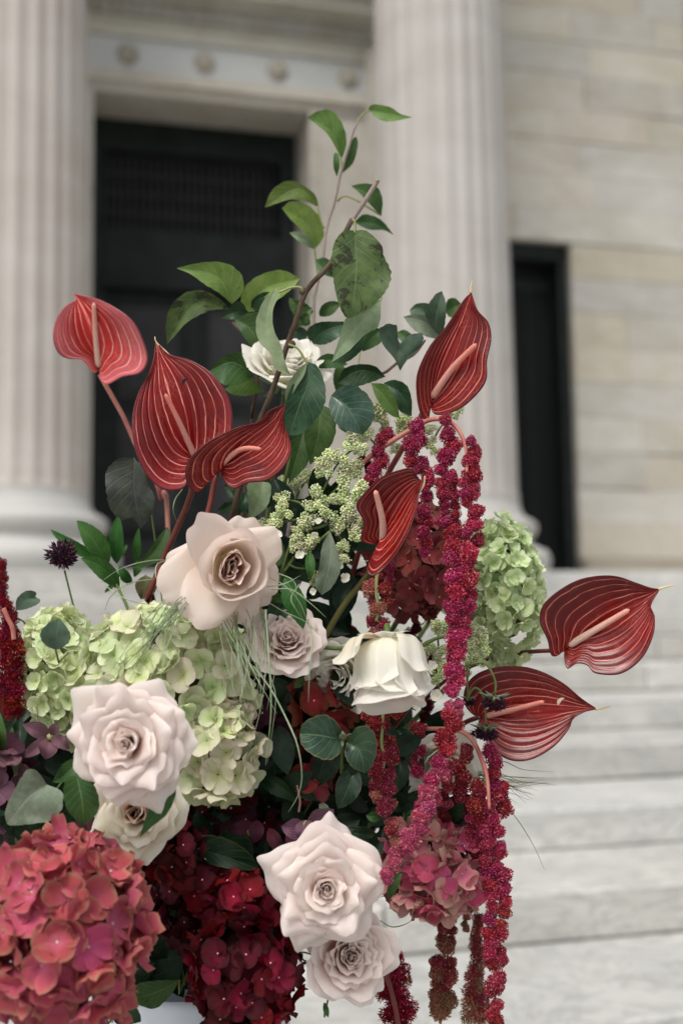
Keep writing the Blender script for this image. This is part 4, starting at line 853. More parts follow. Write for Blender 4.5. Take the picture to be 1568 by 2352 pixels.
lone_leaf('large greyish leaf at the lower left above the coral hydrangea', 'c4', None, 1.06, M_lf_grey, trace=([(270, 1215), (160, 1290), (40, 1440)], [(270, 1215), (215, 1140), (150, 1135), (60, 1290), (28, 1380), (40, 1440)], [(270, 1215), (350, 1250), (360, 1320), (320, 1410), (180, 1440), (60, 1450), (40, 1440)]), fold=.15, wave=.12)
lone_leaf('bright green leaf under the front pink rose, left of the small peach one', 'c4', None, 1.05, M_lf_mid, trace=([(440, 1160), (470, 1300), (480, 1450)], [(440, 1160), (380, 1180), (365, 1280), (400, 1380), (480, 1450)], [(440, 1160), (540, 1220), (570, 1330), (540, 1400), (480, 1450)]))
lone_leaf('green leaf poking out left of the front pink rose', 'c4', ((450, 1060), (300, 1200), 40, 55, .1), 1.10, M_lf_mid)
lone_leaf('folded green leaf lying across the small peach rose', 'c4', None, 1.03, M_lf_mid, trace=([(1000, 1110), (920, 1330), (800, 1520)], [(1000, 1110), (900, 1220), (850, 1360), (800, 1520)], [(1000, 1110), (1010, 1260), (960, 1380), (880, 1450), (800, 1520)]), fold=.1)
lone_leaf('green leaf cut off at the left edge beside the amaranth', 'c4', ((10, 1050), (0, 800), 60, 45, .05), 1.12, M_lf_mid)
lone_leaf('narrow green leaf near the left edge', 'c4', ((80, 1010), (70, 880), 18, 20, .05), 1.14, M_lf_mid)
lone_leaf('dark veined leaf above the crimson hydrangeas', 'b1', None, 1.16, M_lf_vib, trace=([(1060, 400), (1250, 440), (1490, 525)], [(1060, 400), (1150, 330), (1300, 350), (1430, 430), (1490, 525)], [(1060, 400), (1120, 460), (1220, 500), (1380, 530), (1490, 525)]), fold=.2)
lone_leaf('green leaf hanging below the coral hydrangea in front of the vase', 'b1', None, 1.12, M_lf_mid, trace=([(1030, 1160), (900, 1230), (700, 1290)], [(1030, 1160), (900, 1165), (780, 1190), (700, 1290)], [(1030, 1160), (985, 1240), (890, 1325), (780, 1300), (700, 1290)]))
lone_leaf('dark green leaf at the bottom edge in front of the vase', 'b1', ((620, 1340), (810, 1400), 70, 80, .1), 1.10, M_lf_dark)
lone_leaf('small green sepal tip hanging below the lowest pink rose', 'b2', ((410, 1175), (430, 1252), 14, 16, 0), 1.10, M_lf_mid)
vp = thing('viburnum_sprig', at(785, 1700, 1.12), 'pair of round glossy dark leaves with a small bud in the middle of the bouquet', 'leaf sprig')
add_leaf(vp, 'c5', None, 1.12, M_lf_vib, 1.115, .18, .06, trace=([(785, 890), (650, 860), (520, 850)], [(785, 890), (770, 800), (690, 730), (600, 745), (535, 790), (518, 850)], [(785, 890), (775, 970), (700, 1018), (600, 985), (530, 920), (518, 850)]))
add_leaf(vp, 'c5', None, 1.125, M_lf_vib, 1.12, .18, .06, trace=([(815, 905), (900, 960), (930, 1102)], [(815, 905), (880, 810), (960, 808), (1005, 880), (1005, 980), (970, 1070), (930, 1102)], [(815, 905), (805, 980), (850, 1060), (930, 1102)]))
for sp in (((795, 890), (790, 830), 14, 14, 0), ((790, 890), (788, 945), 10, 10, 0), ((810, 880), (855, 850), 5, 5, .2)): add_leaf(vp, 'c5', sp, 1.11, M_lf_grey, name='bud_leaf', nu=8, nv=5)
m = MB(); p = K('c5', [(795, 870)])[0]; ico(m, at(p[0], p[1], 1.113), .004, 2, (1, 1.5, 1)); m.obj('bud', M_lf_brown, vp)
stem(vp, 'c5', [(795, 890), (790, 960), (780, 1100)], (1.125, 1.16), [.0014], M_stemg, 'stem', True)

fb = thing('leafy_sprig', at(680, 1400, 1.17), 'bright toothed leaves and a drooping grey leaf between the peach rose and the panicles', 'leaf sprig')
for sp, D, mt in ((((200, 1090), (300, 1360), 40, 75, .08), 1.12, LG), (((330, 950), (335, 1110), 26, 26, .02), 1.15, LG), (((190, 1190), (100, 1330), 60, 50, .1), 1.15, M_lf_dark), (((110, 1200), (225, 1220), 25, 25, .1), 1.15, LG), (((180, 900), (120, 1060), 30, 34, .1), 1.18, M_lf_mid), (((290, 1300), (170, 1240), 30, 30, .1), 1.16, M_lf_dark)):
    add_leaf(fb, 'c3', sp, D, mt, wave=.2)
add_leaf(fb, 'c3', None, 1.14, M_lf_grey, 1.13, .3, .35, trace=([(440, 850), (440, 1000), (395, 1182)], [(440, 850), (400, 920), (380, 1050), (362, 1130), (395, 1182)], [(440, 850), (470, 930), (495, 1040), (450, 1140), (395, 1182)]), label='withered grey green leaf hanging down')
stem(fb, 'c3', [(440, 850), (330, 940), (240, 1000), (180, 1100), (140, 1300)], (1.15, 1.2), [.0014, .002], M_stemg, 'stem', True)
# foliage around the lower middle
db = thing('leafy_sprig', at(820, 1880, 1.2), 'dark shaded leaves around the amaranth in the lower middle', 'leaf sprig')
for sp, D, mt in ((((1140, 820), (1230, 960), 60, 40, .05), 1.2, M_lf_vib), (((860, 1060), (760, 1330), 80, 80, .05), 1.2, M_lf_vib), (((1300, 1180), (1130, 1280), 40, 60, .1), 1.21, M_lf_dark), (((1150, 1300), (1210, 1500), 60, 50, .1), 1.22, M_lf_dark), (((1040, 1370), (940, 1370), 35, 35, .1), 1.14, M_lf_mid), (((1010, 1490), (800, 1450), 50, 50, .1), 1.2, M_lf_vib), (((330, 1110), (630, 1280), 45, 65, .05), 1.2, M_lf_dark), (((350, 600), (250, 900), 90, 90, .02), 1.22, LG), (((230, 1120), (500, 1290), 40, 70, .1), 1.19, M_lf_dark), (((300, 1000), (395, 970), 20, 35, .1), 1.2, LG), (((640, 1300), (700, 1380), 30, 30, .1), 1.18, M_lf_grey), (((100, 1300), (-60, 1420), 60, 60, 0), 1.2, M_lf_dark), (((820, 1400), (740, 1500), 50, 40, 0), 1.2, M_lf_vib), (((880, 1600), (1010, 1520), 40, 50, 0), 1.19, M_lf_dark), (((550, 500), (480, 560), 24, 30, 0), 1.15, M_lf_mid), (((0, 1500), (220, 1650), 90, 80, .05), 1.17, M_lf_vib), (((1180, 1400), (1240, 1330), 10, 14, .05), 1.17, LG), (((630, 1430), (655, 1530), 8, 10, .05), 1.12, LG)):
    add_leaf(db, 'c5', sp, D, mt, wave=.12)
stem(db, 'c5', [(1150, 1300), (1000, 1400), (800, 1600)], (1.22, 1.22), [.002], M_stemg, 'stem', True)
lb = thing('leafy_sprig', at(1040, 1890, 1.24), 'dark leaves behind the hanging amaranth at the lower right', 'leaf sprig')
for sp, D, mt in ((((1100, 200), (1180, 110), 30, 40, .05), 1.27, M_lf_gloss), (((960, 130), (900, 40), 60, 50, .05), 1.25, M_lf_vib), (((860, 250), (830, 60), 40, 40, .05), 1.26, M_lf_dark), (((820, 100), (900, 220), 40, 40, .05), 1.27, M_lf_vib), (((740, 640), (820, 480), 24, 26, .05), 1.14, M_lf_mid), (((810, 470), (825, 420), 14, 14, .05), 1.14, M_lf_grey), (((700, 300), (680, 420), 30, 40, .05), 1.25, M_lf_vib), (((1020, 60), (1060, 180), 30, 30, 0), 1.28, M_lf_dark), (((900, 60), (860, -60), 30, 40, 0), 1.28, M_lf_vib), (((850, 250), (820, 180), 8, 12, 0), 1.2, LG), (((780, 330), (720, 200), 60, 60, 0), 1.27, M_lf_dark)):
    add_leaf(lb, 'b2', sp, D, mt, wave=.12)
stem(lb, 'b2', [(860, 250), (760, 380), (600, 500)], (1.26, 1.26), [.002], M_stemg, 'stem', True)

# ================================================================== ANTHURIUMS
anthurium('pinkish anthurium at the far left in front of the pale column, slightly out of focus', 'c1', [(520, 572), (500, 430), (445, 280), (388, 178)],
  [(520, 572), (485, 590), (430, 525), (350, 517), (300, 482), (277, 410), (290, 320), (335, 248), (395, 212), (388, 178)],
  [(520, 572), (528, 625), (562, 652), (640, 612), (730, 592), (770, 530), (752, 435), (695, 325), (600, 250), (500, 202), (388, 178)],
  None, [(515, 560), (500, 400), (490, 225)], 40, 1.36, 1.34, M_ant3, M_spadp, ('c1', [(520, 600), (600, 740), (660, 850), (700, 950), (800, 1120), (840, 1250)], 1.37, [.0026, .0024], M_stemp, 'stem', True), fold=.45, bulge=-.008)
anthurium('largest anthurium, upright dark red spathe with a pale curled tip and a small hole', 'c1', [(1005, 1040), (930, 850), (860, 620), (815, 430)],
  [(1005, 1040), (985, 1140), (950, 1198), (850, 1200), (765, 1125), (712, 1010), (690, 890), (697, 780), (730, 680), (775, 600), (802, 520), (815, 430)],
  [(1005, 1040), (1060, 1120), (1150, 1080), (1200, 950), (1213, 850), (1205, 760), (1165, 670), (1090, 582), (985, 522), (885, 497), (815, 430)],
  [(880, 497), (832, 450), (812, 425), (808, 402)], [(1015, 1025), (945, 870), (862, 700)], 38, 1.205, 1.20, M_ant2, M_spad, ('c1', [(1010, 1060), (1000, 1215), (935, 1380), (850, 1570), (770, 1782)], (1.215, 1.22), [.0030, .0028], M_stemr, 'stem', True), fold=.42, bulge=-.006, wave=.04)
anthurium('darkest anthurium with a twisted pointed spathe overlapping the largest one', 'c1', [(1145, 1085), (1240, 1010), (1380, 905), (1448, 830), (1490, 756)],
  [(1145, 1085), (1125, 1110), (1085, 1160), (1032, 1217), (985, 1190), (967, 1120), (985, 1050), (1060, 970), (1150, 915), (1250, 872), (1345, 850), (1405, 790), (1490, 756)],
  [(1145, 1085), (1175, 1165), (1222, 1198), (1290, 1168), (1400, 1150), (1480, 1085), (1520, 1000), (1505, 910), (1477, 840), (1490, 756)],
  None, [(1150, 1075), (1230, 1005), (1290, 985), (1362, 990)], 36, 1.175, 1.16, M_ant1, M_spad, ('c1', [(1140, 1095), (1115, 1180), (1095, 1290), (1060, 1420)], 1.19, [.0028], M_stemr, 'stem', True), fold=.35, bulge=-.004, wave=.06)
anthurium('tall narrow anthurium at the upper right pointing up in front of the column', 'c2', [(1272, 1535), (1330, 1350), (1420, 1150), (1470, 1010)],
  [(1272, 1535), (1262, 1625), (1225, 1580), (1208, 1480), (1215, 1385), (1270, 1265), (1340, 1180), (1400, 1092), (1440, 1035), (1470, 1010)],
  [(1272, 1535), (1300, 1592), (1400, 1572), (1480, 1512), (1540, 1430), (1546, 1330), (1566, 1230), (1552, 1150), (1500, 1090), (1470, 1010)],
  [(1468, 1010), (1468, 980), (1474, 950)], [(1282, 1510), (1380, 1370), (1496, 1252)], 42, 1.20, 1.19, M_ant1, M_spad, ('c2', [(1250, 1560), (1210, 1640), (1120, 1790), (1060, 1900), (1000, 2060)], (1.22, 1.24), [.0030], M_stemr, 'stem', True), fold=.38, bulge=-.006)
anthurium('anthurium in the middle with its lower lobe folded forward, beside the pale green buds', 'c3', [(700, 905), (760, 780), (840, 650), (932, 565)],
  [(700, 905), (655, 917), (600, 893), (612, 800), (575, 715), (625, 640), (700, 570), (800, 528), (862, 521), (893, 560), (915, 590), (932, 565)],
  [(700, 905), (685, 950), (650, 1000), (630, 1045), (655, 1083), (700, 1060), (780, 975), (850, 850), (893, 720), (905, 640), (932, 565)],
  [(900, 650), (928, 605), (934, 560)], [(715, 905), (712, 790), (675, 635)], 46, 1.15, 1.125, M_ant1, M_spadp, ('c3', [(695, 930), (635, 1080), (520, 1220), (400, 1425), (340, 1560)], (1.17, 1.18), [.0030], M_stemog, 'stem', True), fl=.30, fr=.9, fold=.3, bulge=.0)
anthurium('round anthurium held out at the far right in front of the steps', 'c3', [(0, 0)], None, None, None, None, 0, 0, 0, None, None) if False else None
anthurium('round anthurium held out alone at the far right in front of the steps', 'b3', [(1008, 612), (1150, 530), (1300, 440), (1400, 380), (1455, 338)],
  [(1008, 612), (975, 650), (938, 655), (920, 580), (885, 500), (893, 425), (950, 362), (1050, 300), (1150, 275), (1250, 275), (1350, 308), (1410, 330), (1455, 338)],
  [(1008, 612), (1000, 660), (1013, 718), (1060, 693), (1110, 702), (1150, 740), (1270, 742), (1370, 670), (1425, 560), (1433, 470), (1412, 420), (1455, 338)],
  [(1450, 338), (1490, 325), (1530, 318)], [(1022, 606), (1150, 530), (1312, 434)], 42, 1.205, 1.19, M_ant1, M_spadp, ('b3', [(1000, 628), (930, 632), (805, 640), (650, 670), (450, 760), (300, 900)], (1.22, 1.27), [.0022], M_stemr, 'stem', True), fold=.40, bulge=-.008, wave=.05)
anthurium('pointed anthurium at the lower right behind the small hanging black flowers', 'b3', [(600, 945), (800, 925), (1000, 915), (1155, 911)],
  [(600, 945), (560, 935), (520, 880), (530, 800), (585, 742), (680, 710), (800, 708), (900, 735), (1000, 790), (1085, 862), (1155, 911)],
  [(600, 945), (590, 1000), (640, 1070), (690, 1130), (760, 1160), (850, 1150), (950, 1092), (1020, 1010), (1040, 960), (1095, 925), (1155, 911)],
  [(1150, 912), (1185, 908), (1220, 898)], [(625, 945), (760, 912), (905, 875)], 34, 1.215, 1.20, M_ant1, M_spad, ('b3', [(590, 950), (500, 990), (380, 1100), (250, 1200)], (1.23, 1.27), [.0026], M_stemr, 'stem', True), fold=.35, bulge=-.006, wave=.04)

# small torn holes in two of the spathes
A_ = [o for o in COL.objects if o.name.startswith('anthurium')]
for key, q, D, idx, s in (('b3', (985, 877), 1.187, 6, 1.0), ('c1', (968, 640), 1.178, 1, .8)):
    p = A_[idx]; m = MB(); M_, L_, R_ = lf_outline(K(key, [(q[0] - 14, q[1] + 17)])[0], K(key, [(q[0] + 16, q[1] - 18)])[0], 5 * s, 3.5 * s, .2); G, A = blade(M_, L_, R_, D, D, .0, 9, 5, 0, 1.2, 0); m.grid(G, A); m.obj('torn_hole', M_dark if idx == 1 else P_cream, p)
# ================================================================== ROSES
rose('white rose at the top of the bouquet behind the woody branch', 655, 870, 1.27, vd(.15, .75, .55), .046, FULL[1:], (P_white, P_white), 0, 3)
rose('front pink rose with pointed petals over the left green hydrangea', 303, 1702, 1.02, vd(-.05, .12, 1), .0475, HYB, (P_blushin, P_blush), .3, 5)
rose('small peach rose below the front pink rose', 322, 1868, 1.10, vd(.0, .25, 1), .046, HYB[:7], (P_caramel, P_cream), 1.2, 8)
rose('dense pale pink rose to the lower right of the big peach rose', 657, 1480, 1.15, vd(.12, .5, 1), .038, FULL, (P_blushin, P_blush), .2, 11)
rose('pink rose with star pointed petals at the bottom middle', 745, 2035, 1.07, vd(.08, .15, 1), .047, HYB, (P_blushin, P_blush), .9, 14)
rose('lowest pink rose, tucked under the star pointed one', 795, 2195, 1.11, vd(.2, .32, 1), .0445, FULL, (P_blushin, P_blush), .4, 17)
# the big open peach rose: a cup and broad reflexed outer petals, each set by hand
def peach():
    c = at(520, 1300, 1.13); t = thing('rose', c, 'big open peach rose with broad floppy outer petals in the centre left', 'rose', 'pale roses of the bouquet'); B = np.array([RT, UP, -FW]); R = .049
    spec = [  # angle (deg, screen), length, half width, a0, a1, z0, tip, refl, cup
        (-24, 1.02, .56, 56, 84, -.30, .0, 55, 1.7), (8, .95, .52, 58, 84, -.36, .0, 55, 1.8), (62, 1.0, .44, 60, 80, -.28, .0, 45, 1.7), (29, 1.18, .46, 54, 78, -.16, .02, 40, 1.8),
        (-70, 1.14, .46, 58, 84, -.28, .03, 40, 1.6), (-48, 1.04, .44, 60, 88, -.36, .0, 45, 1.8), (-160, 1.34, .60, 54, 78, -.20, .03, 45, 1.6), (178, 1.1, .5, 60, 84, -.34, .03, 45, 1.7), (-118, 1.30, .60, 46, 72, .0, .0, 50, 1.4), (-96, 1.2, .5, 58, 86, -.3, .0, 50, 1.6), (114, 1.14, .56, 44, 66, .0, .05, 35, 1.1)]
    k = 0
    for (an, L, wd, a0, a1, z0, tip, refl, cup) in spec:
        k += 1; G, A = petal_grid(math.radians(an), L, wd, a0, a1, .08, z0, tip, refl, cup, 19, 17, 70 + k, .035, 3.0, .45); m = MB(); m.grid((G * R) @ B + c, A); m.obj('petal', P_peach, t)
    ax = vd(.22, .02, 1); z = Vector(ax); x = Vector(UP).cross(z).normalized(); y = z.cross(x); B2 = np.array([x, y, z]); c2 = c + RT * .003 - UP * .001; R = .069
    rr = random.Random(3)
    for (n, L, wd, a0, a1, r0, z0, tip, refl, cup, ph) in [(2, .40, .22, 3, -3, .03, .22, 0, 5, 1.2, .3), (2, .44, .26, 6, -2, .07, .20, 0, 15, 1.2, 1.5), (2, .46, .30, 8, -2, .10, .17, 0, 15, 1.2, 0.2), (3, .54, .40, 14, -2, .12, .12, .02, 30, 1.1, 2.2), (2, .66, .60, 24, 2, .16, .04, .02, 35, 1.1, .9), (1, .86, .84, 42, -16, .18, 0, .0, 10, 1.0, 2.5), (1, .70, .70, 34, 14, .16, 0, .02, 50, 1.1, 5.1)]:
        for i in range(n):
            k += 1; G, A = petal_grid(ph + 6.283 * i / n + .15 * k, L * (1 + .06 * math.sin(k * 2.3)), wd, a0, a1, r0, z0, tip, refl, cup, 21, 15, 90 + k, .035)
            sq = .62 if wd < .35 else (.80 if wd < .5 else .95); G = G * np.array([sq, 1.08, 1]) + np.array([(1 - sq) * -.12, 0, 0]); G = G @ np.array([[.94, -.34, 0], [.34, .94, 0], [0, 0, 1]]); m = MB(); m.grid((G * R) @ B2 + c2, A); m.obj('petal', P_peachin if wd < .5 else P_peach, t)
    m = MB(); m.tube(spline(hubline(np.array([c + FW * .012, c + FW * .04])), 24), .0024, 7); m.obj('stem', M_stemg, t)
peach()
# nodding cream rose seen from the side
BUD = [(3, .5, .26, 2, -6, .03, .25, 0, 5, 1.1), (4, .62, .36, 8, 2, .08, .16, .0, 20, 1.05), (4, .78, .46, 16, 0, .12, .06, .0, 35, 1.05), (4, .92, .54, 26, -2, .14, 0, .02, 50, 1.05), (3, .95, .55, 34, 2, .15, 0, .03, 70, 1.1)]
def nodding():
    c = at(890, 1474, 1.10); ax = vd(.02, -.93, .36); t = thing('rose', c, 'nodding cream rose hanging its head in the middle under the amaranth', 'rose', 'pale roses of the bouquet'); R = .055
    prof = [(.02, .0), (.30, .0), (.44, .14), (.50, .38), (.49, .62), (.47, .84), (.50, 1.08)]; inn = [(.02, .1), (.2, .1), (.34, .3), (.36, .6), (.32, .85), (.26, 1.0)]; k = 0
    for (phi, sp, L, ro) in ((0.3, 1.5, .92, -.10), (2.4, 1.5, .94, -.09), (4.4, 1.5, .90, -.08), (1.2, 1.35, 1.0, -.04), (3.3, 1.3, .97, -.02), (5.3, 1.35, 1.02, -.01), (4.15, .95, .93, .05), (5.35, .85, .84, .07), (2.6, .8, .8, .06)): k += 1; bell(t, c, ax, R, phi, sp, L, prof, ro, P_white if k > 2 else P_blush, 40 + k, .022, .09)
    for q in range(7): bell(t, c, ax, R, q * 1.3, 1.3 - q * .08, .95 - .02 * q, [(a * (1 - .12 * q), b) for a, b in inn], 0, P_blushin if q > 3 else P_blush, 60 + q, .03, .03)
    drape = [(.03, -.02), (.30, -.07), (.54, .0), (.63, .20), (.66, .42), (.67, .60)]
    bell(t, c, ax, R, 3.75, .72, 1.0, [(a * .92, b) for a, b in drape], 0, P_white, 81, .03, .06); bell(t, c, ax, R, 5.75, .45, .95, [(a * 1.15, b * .85) for a, b in drape], 0, P_cream, 82, .05, .12); bell(t, c, ax, R, 1.6, .8, .9, drape, .0, P_white, 83, .04, .05)
    bell(t, c, ax, R, 4.9, .9, .42, drape, .02, P_white, 84, .03, .0)
    m = MB(); m.tube(spline(np.array([c - ax * .002, c - ax * .014 + FW * .01, c + FW * .05 - UP * .02]), 10), [.0035, .002, .002], 7); m.obj('stem', M_stemg, t)
nodding()
t = rose('half hidden white rose behind the nodding cream rose', 792, 1540, 1.19, vd(-.45, -.1, .95), .037, FULL[2:], (P_white, P_white), .4, 31)
stem(t, 'c5', [(640, 295), (750, 305), (860, 300), (980, 310), (1180, 305), (1290, 290), (1390, 240), (1480, 225)], (1.15, 1.16), [.0019, .0021, .0017], M_stemg, 'side_stem')
rose('white rose showing behind the long hanging amaranth at the right', 1012, 1735, 1.21, vd(.1, -.35, .9), .037, FULL[2:], (P_white, P_white), .9, 33)

# ================================================================== HYDRANGEAS
hydrangea('small lobed green hydrangea head at the left edge of the main green one', 150, 1560, 1.20, 84, 150, .055, 46, H_green, seed=2, tilt=.2, cup=.3, curl=.1, eye=False)
hydrangea('large lime green hydrangea behind the front pink rose', 370, 1560, 1.18, 205, 152, .06, 64, H_green, seed=3, alt=(H_greenp, .25), jit=.7, eye=False)
hydrangea('cream tinged lower half of green hydrangea hanging right of the front pink rose', 500, 1720, 1.15, 82, 112, .04, 72, H_greenp, seed=4, alt=(H_green, .3), jit=.75, eye=False)
hydrangea('pale mint hydrangea at the right behind the long amaranth', 1150, 1362, 1.27, 84, 165, .06, 38, H_mint, seed=5, tilt=.05, jit=.6, eye=False, cup=.3)
hydrangea('pale mint hydrangea half hidden behind the maroon head', 1040, 1300, 1.34, 40, 90, .04, 46, H_mint, seed=15, jit=.6, eye=False)
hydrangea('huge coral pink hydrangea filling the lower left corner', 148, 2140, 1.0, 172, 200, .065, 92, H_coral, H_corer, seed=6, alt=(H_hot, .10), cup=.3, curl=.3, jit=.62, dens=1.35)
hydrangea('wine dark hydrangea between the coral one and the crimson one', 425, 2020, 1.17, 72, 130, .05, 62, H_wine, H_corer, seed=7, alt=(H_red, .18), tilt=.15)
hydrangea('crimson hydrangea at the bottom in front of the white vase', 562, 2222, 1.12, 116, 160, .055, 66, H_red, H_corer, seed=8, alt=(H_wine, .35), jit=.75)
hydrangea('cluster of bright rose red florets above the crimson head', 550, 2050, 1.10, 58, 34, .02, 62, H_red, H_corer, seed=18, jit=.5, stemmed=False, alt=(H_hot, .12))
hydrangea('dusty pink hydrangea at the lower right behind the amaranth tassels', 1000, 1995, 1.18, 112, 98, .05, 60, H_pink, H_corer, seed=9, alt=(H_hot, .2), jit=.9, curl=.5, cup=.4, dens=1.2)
hydrangea('maroon hydrangea behind the middle anthurium', 950, 1290, 1.25, 100, 122, .05, 62, H_maroon, H_corer, seed=10, jit=.6)
hydrangea('brick red florets above the pair of round dark leaves', 745, 1610, 1.20, 62, 66, .03, 86, H_brick, H_corer, seed=12, jit=.35, lay=False)
hydrangea('dim brick red florets under the pair of round dark leaves', 710, 1775, 1.22, 62, 48, .03, 76, H_brick, H_corer, seed=13, jit=.4, lay=False, alt=(H_maroon, .6))
hydrangea('plum purple hydrangea in the shade right of the green one', 620, 1645, 1.22, 60, 62, .03, 78, H_plum, H_corer, seed=14, lay=False)
hydrangea('dark plum hydrangea in the lower centre under the green one', 545, 1870, 1.22, 90, 44, .03, 66, H_plum, H_corer, seed=16, alt=(H_wine, .3), lay=False)
hydrangea('mauve flowers cut off at the left edge above the coral hydrangea', 0, 1800, 1.12, 48, 90, .03, 72, H_mauve, H_corer, seed=17, lay=False, alt=(H_plum, .3), eye=False)
hydrangea('dark plum florets behind the small peach rose', 215, 1950, 1.14, 110, 50, .03, 66, H_plum, H_corer, seed=19, lay=False, alt=(H_mauve, .15), eye=False)

def hellebore(label, key, petals, D, mat=H_mauve, stempts=None):
    b = K(key, [petals[0][0]])[0]; t = thing('hellebore', at(b[0], b[1], D), label, 'hellebore', 'mauve hellebores')
    for i, sp in enumerate(petals): add_leaf(t, key, sp, D - .003 * i, mat, fold=.3, wave=.25, name='petal', nu=14, nv=9)
    m = MB(); ico(m, at(b[0], b[1], D - .01), .004, 1); m.obj('flower_centre', M_petiole, t)
    if stempts: stem(t, key, stempts, D, [.0009, .0012], M_stemm, 'stem')
    return t
hellebore('wilted mauve hellebore in the lower centre above the star pointed rose', 'c5', [((560, 1430), (400, 1440), 75, 60, .1), ((560, 1420), (735, 1330), 70, 55, -.1), ((550, 1400), (520, 1540), 60, 50, 0), ((570, 1400), (600, 1500), 30, 40, 0)], 1.13, H_mauve, [(500, 1180), (520, 1280), (512, 1350)])
hellebore('dusky mauve hellebore below the left edge of the front pink rose', 'c4', [((290, 940), (130, 870), 40, 55, 0), ((290, 940), (110, 1060), 32, 40, .05), ((290, 945), (260, 1070), 55, 55, 0), ((290, 940), (400, 1010), 45, 30, 0), ((290, 930), (330, 860), 30, 30, 0)], 1.13, H_mauve, [(420, 910), (350, 945), (290, 945)])
hellebore('shadowed brownish mauve hellebore in the lower centre', 'c5', [((200, 1480), (150, 1590), 50, 45, 0), ((230, 1430), (60, 1470), 50, 45, 0), ((320, 1450), (400, 1620), 45, 45, 0), ((250, 1400), (230, 1550), 50, 50, 0), ((430, 1500), (520, 1580), 40, 40, 0)], 1.17, H_plum)

# ================================================================== AMARANTHS
def amaranth(label, key, p0, D): p = K(key, [p0])[0]; return thing('amaranth', at(p[0], p[1], D), label, 'amaranth', 'hanging amaranth tassels')
t = amaranth('long magenta amaranth arching over the right side and hanging to the lower middle', 'c3', (930, 270), 1.17)
stem(t, 'c3', [(560, 545), (660, 450), (760, 380), (860, 320), (940, 275), (1000, 262), (1060, 275), (1110, 320), (1145, 400), (1155, 480), (1152, 540)], (1.20, 1.14), [.0026, .0026, .0023, .0014], M_stemp, 'stem', False, 50)
tassel(t, 'c3', [(905, 285, 110), (900, 335, 100), (885, 375, 100), (880, 440, 125), (900, 500, 135), (940, 550, 100), (940, 610, 80), (935, 700, 90), (935, 800, 90), (935, 900, 82), (935, 960, 60)], 1.16, A_mag, seed=2)
tassel(t, 'c3', [(1050, 275, 70), (1050, 345, 75), (1075, 365, 110), (1060, 450, 110), (1045, 560, 130), (1060, 680, 125), (1062, 800, 120)], 1.155, A_mag, seed=3)
tassel(t, 'c3', [(1180, 385, 70), (1185, 460, 90), (1165, 560, 125), (1165, 650, 125), (1180, 730, 120), (1200, 810, 110), (1200, 890, 90)], 1.145, A_mag, seed=4)
tassel(t, 'c3', [(1115, 850, 150), (1120, 910, 175), (1110, 1010, 175), (1130, 1090, 170), (1130, 1160, 180), (1120, 1260, 165), (1110, 1310, 130), (1115, 1400, 115), (1098, 1480, 105), (1095, 1560, 100), (1100, 1639, 110)], (1.14, 1.12), A_mag, seed=5, stemmat=M_stemp)
tassel(t, 'b3', [(485, 600, 105), (478, 700, 95), (475, 800, 95), (470, 900, 112), (460, 980, 102), (440, 1050, 102), (425, 1120, 102), (400, 1200, 98), (368, 1290, 96), (330, 1380, 102), (295, 1437, 100)], (1.12, 1.08), A_mag, seed=6, tmat=A_orch)
tassel(t, 'b2', [(955, 90, 105), (935, 170, 105), (895, 255, 108), (840, 345, 112), (785, 420, 95), (740, 510, 82), (735, 550, 60)], (1.08, 1.05), A_orch, seed=7, tmat=A_orch)
t = amaranth('short magenta amaranth spray left of the arching stem, above the middle anthurium', 'c3', (700, 400), 1.18)
tassel(t, 'c3', [(750, 350, 90), (710, 370, 85), (700, 420, 80), (700, 480, 92), (680, 540, 100), (640, 590, 85)], 1.19, A_mag, seed=8, stemmat=M_stemp)
tassel(t, 'c3', [(610, 470, 50), (640, 500, 45), (630, 560, 60)], 1.2, A_dark, seed=9, stemmat=M_stemp)
tassel(t, 'c3', [(360, 595, 60), (400, 600, 60), (440, 640, 60), (460, 600, 40)], 1.21, A_mag, seed=10, stemmat=M_stemp)
t = amaranth('dusty red amaranth hanging above and below the nodding cream rose', 'c3', (690, 1080), 1.16)
tassel(t, 'c3', [(735, 1010, 60), (735, 1060, 90), (690, 1130, 170), (700, 1190, 140), (675, 1270, 115), (690, 1340, 125), (700, 1400, 135)], 1.16, A_rasp, seed=11, tmat=A_dusty)
tassel(t, 'c5', [(1150, 690, 70), (1110, 725, 90)], 1.13, A_rasp, seed=12)
tassel(t, 'c5', [(975, 730, 120), (1000, 790, 140), (1045, 840, 150), (1075, 930, 180), (1060, 1060, 185), (1050, 1130, 190), (1040, 1240, 190), (1070, 1320, 140), (1105, 1400, 110), (1110, 1480, 95), (1120, 1560, 85)], (1.15, 1.12), A_rasp, seed=13, tmat=A_dusty)
stem(t, 'c3', [(685, 1070), (680, 1160), (690, 1250), (680, 1320)], 1.155, [.0018], M_petiole, 'hanging_stem'); stem(t, 'c5', [(1050, 720), (1040, 900), (1055, 1000), (1045, 1120), (1050, 1250)], 1.138, [.0016], M_petiole, 'hanging_stem')
t = amaranth('thick raspberry amaranth hanging to the bottom edge at the right', 'b3', (500, 1010), 1.17)
stem(t, 'b3', [(300, 1008), (400, 1005), (500, 1015), (560, 1060), (600, 1140), (630, 1240), (642, 1390)], (1.20, 1.12), [.0020, .0024, .0022, .0014], M_stemp, 'stem', False, 40)
tassel(t, 'b3', [(650, 1120, 85), (665, 1200, 90), (690, 1280, 110), (700, 1360, 100), (700, 1430, 80)], 1.16, A_mag, seed=14, tmat=A_rasp)
tassel(t, 'b3', [(592, 1270, 80), (590, 1340, 90), (580, 1420, 110)], 1.155, A_rasp, seed=15)
